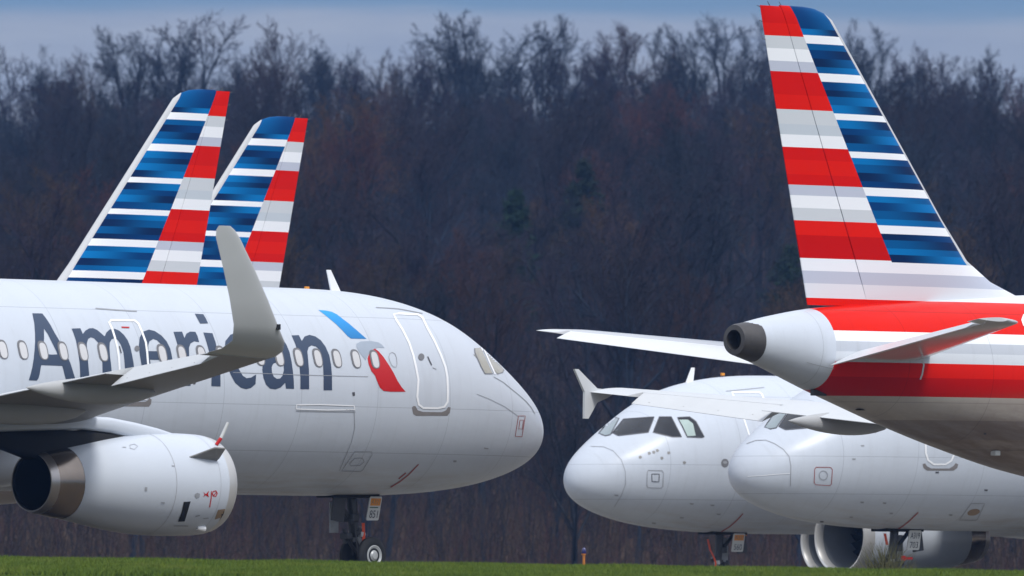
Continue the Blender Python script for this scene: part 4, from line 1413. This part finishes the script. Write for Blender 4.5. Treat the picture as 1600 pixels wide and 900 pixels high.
SKY_G = 'bare trees along the skyline'
ridge = [  # px, py of the top, width factor, kind, form, label
    (12, 66, .95, 'purple', 3, 'bare skyline tree at the far left edge of the picture'),
    (62, 70, .9, 'grey', 1, None), (100, 92, .8, 'purple', 4, None), (135, 76, .9, 'red', 3, 'reddish bushy skyline tree left of the tall striped fin'),
    (172, 60, .8, 'grey', 2, None), (212, 42, .9, 'grey', 0, 'thin grey open-branched tree directly left of the big fan-shaped skyline tree'), (252, 45, .8, 'grey', 4, None),
    (316, 18, 1.25, 'purple', 5, 'broad fan-shaped bare tree standing highest above the left striped fins'),
    (372, 66, .7, 'grey', 1, None), (448, 28, 1.05, 'red', 3, 'round-topped reddish tree on the skyline above the second striped fin'),
    (405, 62, .7, 'red', 4, None), (492, 62, .8, 'grey', 1, None), (522, 72, .7, 'grey', 4, None), (556, 74, .65, 'purple', 1, None),
    (610, 84, .8, 'tan', 3, None), (640, 66, .8, 'purple', 4, None),
    (692, 22, 1.0, 'grey', 2, 'tall dark tree with open crown, left trunk of the skyline clump at the centre'), (742, 20, .9, 'grey', 0, 'tall thin-limbed dark tree in the middle of the central skyline clump'),
    (800, 18, 1.05, 'grey', 2, 'tall dark forked tree at the right end of the central skyline clump'), (846, 30, .8, 'grey', 0, None),
    (886, 68, .8, 'purple', 4, None), (925, 50, .75, 'purple', 1, None), (962, 34, .95, 'red', 3, 'reddish twiggy skyline tree above the dark evergreens'),
    (1004, 38, .9, 'red', 5, None), (1042, 40, .85, 'purple', 3, None), (1086, 38, .9, 'grey', 0, None), (1134, 26, 1.05, 'grey', 5, 'dense dark skyline tree just left of the right striped fin'),
    (1180, 24, .9, 'grey', 3, None), (1230, 40, .9, 'purple', 0, None), (1308, 30, .8, 'grey', 1, 'thin skyline tree touching the leading edge of the right striped fin'),
    (1352, 36, 1.0, 'grey', 3, 'dark rounded skyline tree just right of the right striped fin'), (1398, 70, .8, 'purple', 5, None), (1434, 84, .8, 'red', 3, None),
    (1482, 82, .8, 'purple', 0, None), (1524, 72, .95, 'grey', 3, 'dark dense skyline tree nearest the right edge of the picture'), (1562, 92, .8, 'purple', 5, None), (1598, 104, .8, 'red', 3, None),
]
rs = random.Random(11)
for px, py, wd, kind, form, lab in ridge:
    y = 985 + rs.uniform(-8, 22)
    x = at_px(px, y)
    z = float(ground_z(x, y))
    tree(kind, form, x, y, top_z(py, y) - z, wd * 1.12, rs.uniform(0, 6.28), lab or 'smaller bare tree in the ragged skyline row of the wooded hill', SKY_G)
# a lower row filling the skyline from behind
for k in range(26):
    px = -20 + k * 65 + rs.uniform(-22, 22)
    y = 1015 + rs.uniform(0, 25)
    x = at_px(px, y)
    tree(rs.choice(['grey', 'purple', 'red']), rs.randrange(7), x, y, rs.uniform(11.5, 13.5), 1.15, rs.uniform(0, 6.28), 'smaller bare tree in the ragged skyline row of the wooded hill', SKY_G)

# dark evergreens among the bare trees
def conifer(seed, H, rad):
    rs2 = np.random.default_rng(seed)
    st = Sticks()
    for k in range(250):
        u = rs2.uniform(0, 1) ** .8
        z = H * (.08 + .92 * u)
        ln = rad * (1 - u) ** .8 * rs2.uniform(.3, 1.35) + .12
        a = rs2.uniform(0, 6.283)
        d = np.array([math.cos(a), math.sin(a), rs2.uniform(-.35, .15)])
        p = np.array([0, 0, z])
        for j in range(5):
            q0, q1 = p + d * ln * j / 5, p + d * ln * (j + 1) / 5
            st.seg(q0, q1, .02, .015)
            for t in range(5):
                sd_ = rs2.normal(0, 1, 3); sd_[2] -= .3
                sd_ /= np.linalg.norm(sd_)
                st.seg(q1, q1 + sd_ * rs2.uniform(.2, .5), .05, .012)
    return st.arrays(3)


EV = [(805, 300, 700, 2.4, 'small dark evergreen, the left and lower of the two in mid hillside'), (912, 252, 742, 3.2, 'larger dark evergreen, right and higher of the two in mid hillside'),
      (1236, 388, 690, 2.6, 'dark evergreen on the hillside just left of the base of the right striped fin')]
for j, (px, py, y, rad, lab) in enumerate(EV):
    x = at_px(px, y)
    z = float(ground_z(x, y))
    H = top_z(py, y) - z
    r = empty('evergreen_tree', (x, y, z))
    tag(r, lab, 'tree', 'evergreens on the hillside')
    V, Fs = conifer(40 + j, H, rad)
    raw_mesh('crown', V, Fs, BARK['green'], r)
    MB().tube((0, 0, -.3), (0, 0, H * .95), .16, .02, 7).build('trunk', BARK['grey'], r)

# the wood on the slope
LAB = {'grey': 'grey bare tree in the dense wood covering the hillside', 'purple': 'purplish bare tree in the dense wood covering the hillside',
       'red': 'reddish-brown bare tree in the dense wood covering the hillside', 'tan': 'tan-twigged bare tree in the dense wood covering the hillside'}
n_hill = 0
y = 500.0
while y < 968:
    half = .0425 * y + 5
    x = -half + rs.uniform(0, 8)
    while x < half:
        yy = y + rs.uniform(-6, 6)
        H = rs.uniform(11.0, 15.0) if yy > 540 else rs.uniform(6.0, 9.0)
        ok = True
        for px, py, ye, rad, lab in EV:
            if abs(x - at_px(px, ye) * yy / ye) < rad + 2.2 and ye - 130 < yy < ye:
                zt = float(ground_z(x, yy)) + H
                lim = top_z(py + 55, yy)
                if zt > lim: H = max(4.0, lim - float(ground_z(x, yy)))
                if H < 4.5: ok = False
        if yy > 860: H = min(H, top_z(rs.uniform(100, 145), yy) - float(ground_z(x, yy)))
        if ok:
            c = rs.random()
            low = yy < 700
            rust = yy < 600 and -4 < x * 500 / yy < 12
            kind = ('red' if rust and c < .6 else 'tan' if c < .28 else 'red' if c < .52 else 'purple' if c < .8 else 'grey') if low else ('purple' if c < .42 else 'grey' if c < .82 else 'red' if c < .93 else 'tan')
            tree(kind, rs.randrange(7), x, yy, H, rs.uniform(.95, 1.25), rs.uniform(0, 6.28), LAB[kind], 'bare trees of the hillside wood')
            n_hill += 1
        x += rs.uniform(8.2, 11.2)
    y += 14.5

# brushwood between the trunks: nobody could count it
def brush(name, n, y0, y1, hmin, hmax, mat, seed, wid, lean=.25):
    g = np.random.default_rng(seed)
    y_ = np.sqrt(g.uniform(y0 ** 2, y1 ** 2, n))
    x_ = g.uniform(-1, 1, n) * (.0425 * y_ + 6)
    z_ = ground_z(x_, y_)
    # clumps: heights follow a slow pattern
    cl = .55 + .45 * np.sin(x_ * .45 + np.sin(y_ * .07) * 3) * np.sin(y_ * .11 + x_ * .13)
    h = g.uniform(hmin, hmax, n) * np.clip(cl + g.normal(0, .18, n), .25, 1.2)
    d = np.stack([g.normal(0, lean, n), g.normal(0, lean, n), np.ones(n)], -1)
    d /= np.linalg.norm(d, axis=1, keepdims=True)
    st = Sticks()
    P0 = np.stack([x_, y_, z_ - .1], -1)
    P1 = P0 + d * h[:, None] * .55
    d2 = d + g.normal(0, lean * .8, (n, 3))
    d2 /= np.linalg.norm(d2, axis=1, keepdims=True)
    P2 = P1 + d2 * h[:, None] * .45
    st.P0 = list(np.concatenate([P0, P1])); st.P1 = list(np.concatenate([P1, P2]))
    st.R0 = list(np.concatenate([np.full(n, wid), np.full(n, wid * .8)])); st.R1 = list(np.concatenate([np.full(n, wid * .8), np.full(n, wid * .3)]))
    # side twigs
    for k in range(5):
        u = g.uniform(.2, 1, (n, 1))
        q = P0 + (P2 - P0) * u
        dd = d + g.normal(0, .55, (n, 3))
        dd /= np.linalg.norm(dd, axis=1, keepdims=True)
        st.P0 += list(q); st.P1 += list(q + dd * h[:, None] * .30)
        st.R0 += [wid * .6] * n; st.R1 += [wid * .3] * n
    V, Fs = st.arrays(3)
    return tag(raw_mesh(name, V, Fs, mat), kind='stuff')


brush('hillside_brush', 16000, 560, 1004, 3.5, 9.0, BARK['purple'], 5, .024)
brush('ridge_thicket', 7000, 985, 1078, 4.0, 9.0, BARK['grey'], 15, .026)
brush('brushwood_thicket', 9000, 484, 600, 1.8, 4.6, BARK['tan'], 6, .016)
brush('undergrowth', 6000, 484, 640, 1.5, 4.0, BARK['red'], 8, .016)
brush('saplings', 5000, 490, 700, 3.0, 7.0, BARK['grey'], 9, .018, .12)

# ------------------------------------------------------------------ grass bank, weed tuft, taxiway marker, stake
def grass(name, n, y0, y1, half, h0, h1, seed):
    g = np.random.default_rng(seed)
    x_, y_ = g.uniform(-half, half, n), g.uniform(y0, y1, n)
    patch = .5 + .5 * np.sin(x_ * 1.7 + np.sin(y_ * 1.1) * 2) * np.sin(y_ * 1.9 + x_ * .6)
    h = g.uniform(h0, h1, n) * (.7 + .5 * patch)
    z_ = ground_z(x_, y_)
    a = g.uniform(0, 2 * math.pi, n)
    w = g.uniform(.008, .016, n)
    base = np.stack([x_, y_, z_ - .01], -1)
    side = np.stack([np.cos(a), np.sin(a), np.zeros(n)], -1) * w[:, None]
    tip = base + np.stack([g.normal(0, .35, n) * h, g.normal(0, .35, n) * h, h], -1)
    V = np.stack([base - side, base + side, tip], 1).reshape(-1, 3)
    Fs = np.arange(3 * n).reshape(n, 3)
    m, N, p = new_mat('grass_blade')
    tcn = N.n('ShaderNodeTexCoord')
    f1 = N.noise(tcn.outputs['Object'], .7, 4.0)
    f2 = N.noise(N.scalevec(tcn.outputs['Object'], (1, 1, .2)), 9.0, 2.0)
    f = N.m('ADD', N.m('MULTIPLY', f1, .6), N.m('MULTIPLY', f2, .4))
    N.l(N.ramp(f, [(.30, (.042, .074, .009)), (.46, (.086, .138, .015)), (.60, (.130, .168, .024)), (.74, (.15, .135, .055))]), p.inputs['Base Color'])
    p.inputs['Roughness'].default_value = .8
    p.inputs['Specular IOR Level'].default_value = .2
    return tag(raw_mesh(name, V, Fs, m), kind='stuff')


grass('grass', 560000, 187, 217.5, 10.6, .05, .12, 3)


def blade_tuft(name, loc, n, hmax, rad, mat, label, seed):
    g = np.random.default_rng(seed)
    r = empty(name, loc)
    st = Sticks()
    for k in range(n):
        b = np.array([g.normal(0, rad), g.normal(0, rad * .6), 0])
        d = np.array([b[0] * 1.2 + g.normal(0, .22), g.normal(0, .2), 1.0])
        h = hmax * g.uniform(.35, 1.0) * math.exp(-(b[0] / rad) ** 2 * .25)
        d /= np.linalg.norm(d)
        p, wd = b, .011
        for j in range(4):
            q = p + d * h / 4
            d = d + np.array([d[0] * .15, 0, -.06]); d /= np.linalg.norm(d)
            st.seg(p, q, wd * (1 - .22 * j), wd * (1 - .22 * (j + 1)))
            p = q
    V, Fs = st.arrays(3)
    o = raw_mesh('foliage', V, Fs, mat, r)
    tag(r, label, 'weed')
    return r


M['weed'] = simple('dry_weed', (.085, .082, .034), .8, var=.4, scale=14)
yy = 216.0
xx = at_px(1384, yy)
blade_tuft('weed_tuft', (xx, yy, float(ground_z(xx, yy)) - .03), 190, .66, .24, M['weed'], 'coarse dry weed tuft growing in front of the A319 nose wheel', 21)

yy = 215.6
xx = at_px(912, yy)
zb = float(ground_z(xx, yy))
r = tag(empty('taxiway_light', (xx, yy, zb)), 'short orange edge light with dark blue lens standing in the grass', 'taxiway light')
zt = top_z(856, yy) - zb
MB().tube((0, 0, -.05), (.004, 0, zt - .11), .026, .022, 12).tube((0, 0, zt - .125), (0, 0, zt - .10), .040, .040, 12).build('post', M['post'], r)
MB().revolve((.004, 0, zt - .10), (0, 0, 1), [(0, .040), (.03, .042), (.07, .038), (.09, .028), (.105, .008)], 16).build('lens', M['cap_blue'], r)
yy = 208.0
xx = at_px(560, yy)
zb = float(ground_z(xx, yy))
tag(MB().tube((xx, yy, zb - .05), (xx + .004, yy, top_z(887, yy)), .020, .018, 8).build('marker_stake', M['stake']), 'tiny white stake in the grass below the numbered nose wheel', 'stake')

# ------------------------------------------------------------------ air: far hill fades to blue
hv = [(-160, -30, -12), (160, -30, -12), (160, 1120, -12), (-160, 1120, -12), (-160, -30, 62), (160, -30, 62), (160, 1120, 62), (-160, 1120, 62)]
hz = bpy.data.materials.new('air')
hz.use_nodes = True
ht = hz.node_tree
for nd in list(ht.nodes): ht.nodes.remove(nd)
ho = ht.nodes.new('ShaderNodeOutputMaterial')
hvn = ht.nodes.new('ShaderNodeVolumePrincipled')
hvn.inputs['Color'].default_value = (.24, .47, 1.0, 1)
hvn.inputs['Density'].default_value = HAZE
hvn.inputs['Anisotropy'].default_value = .1
ht.links.new(hvn.outputs[0], ho.inputs['Volume'])
tag(mesh_obj('haze', hv, [(0, 3, 2, 1), (4, 5, 6, 7), (0, 1, 5, 4), (1, 2, 6, 5), (2, 3, 7, 6), (3, 0, 4, 7)], hz, smooth=False), kind='stuff')
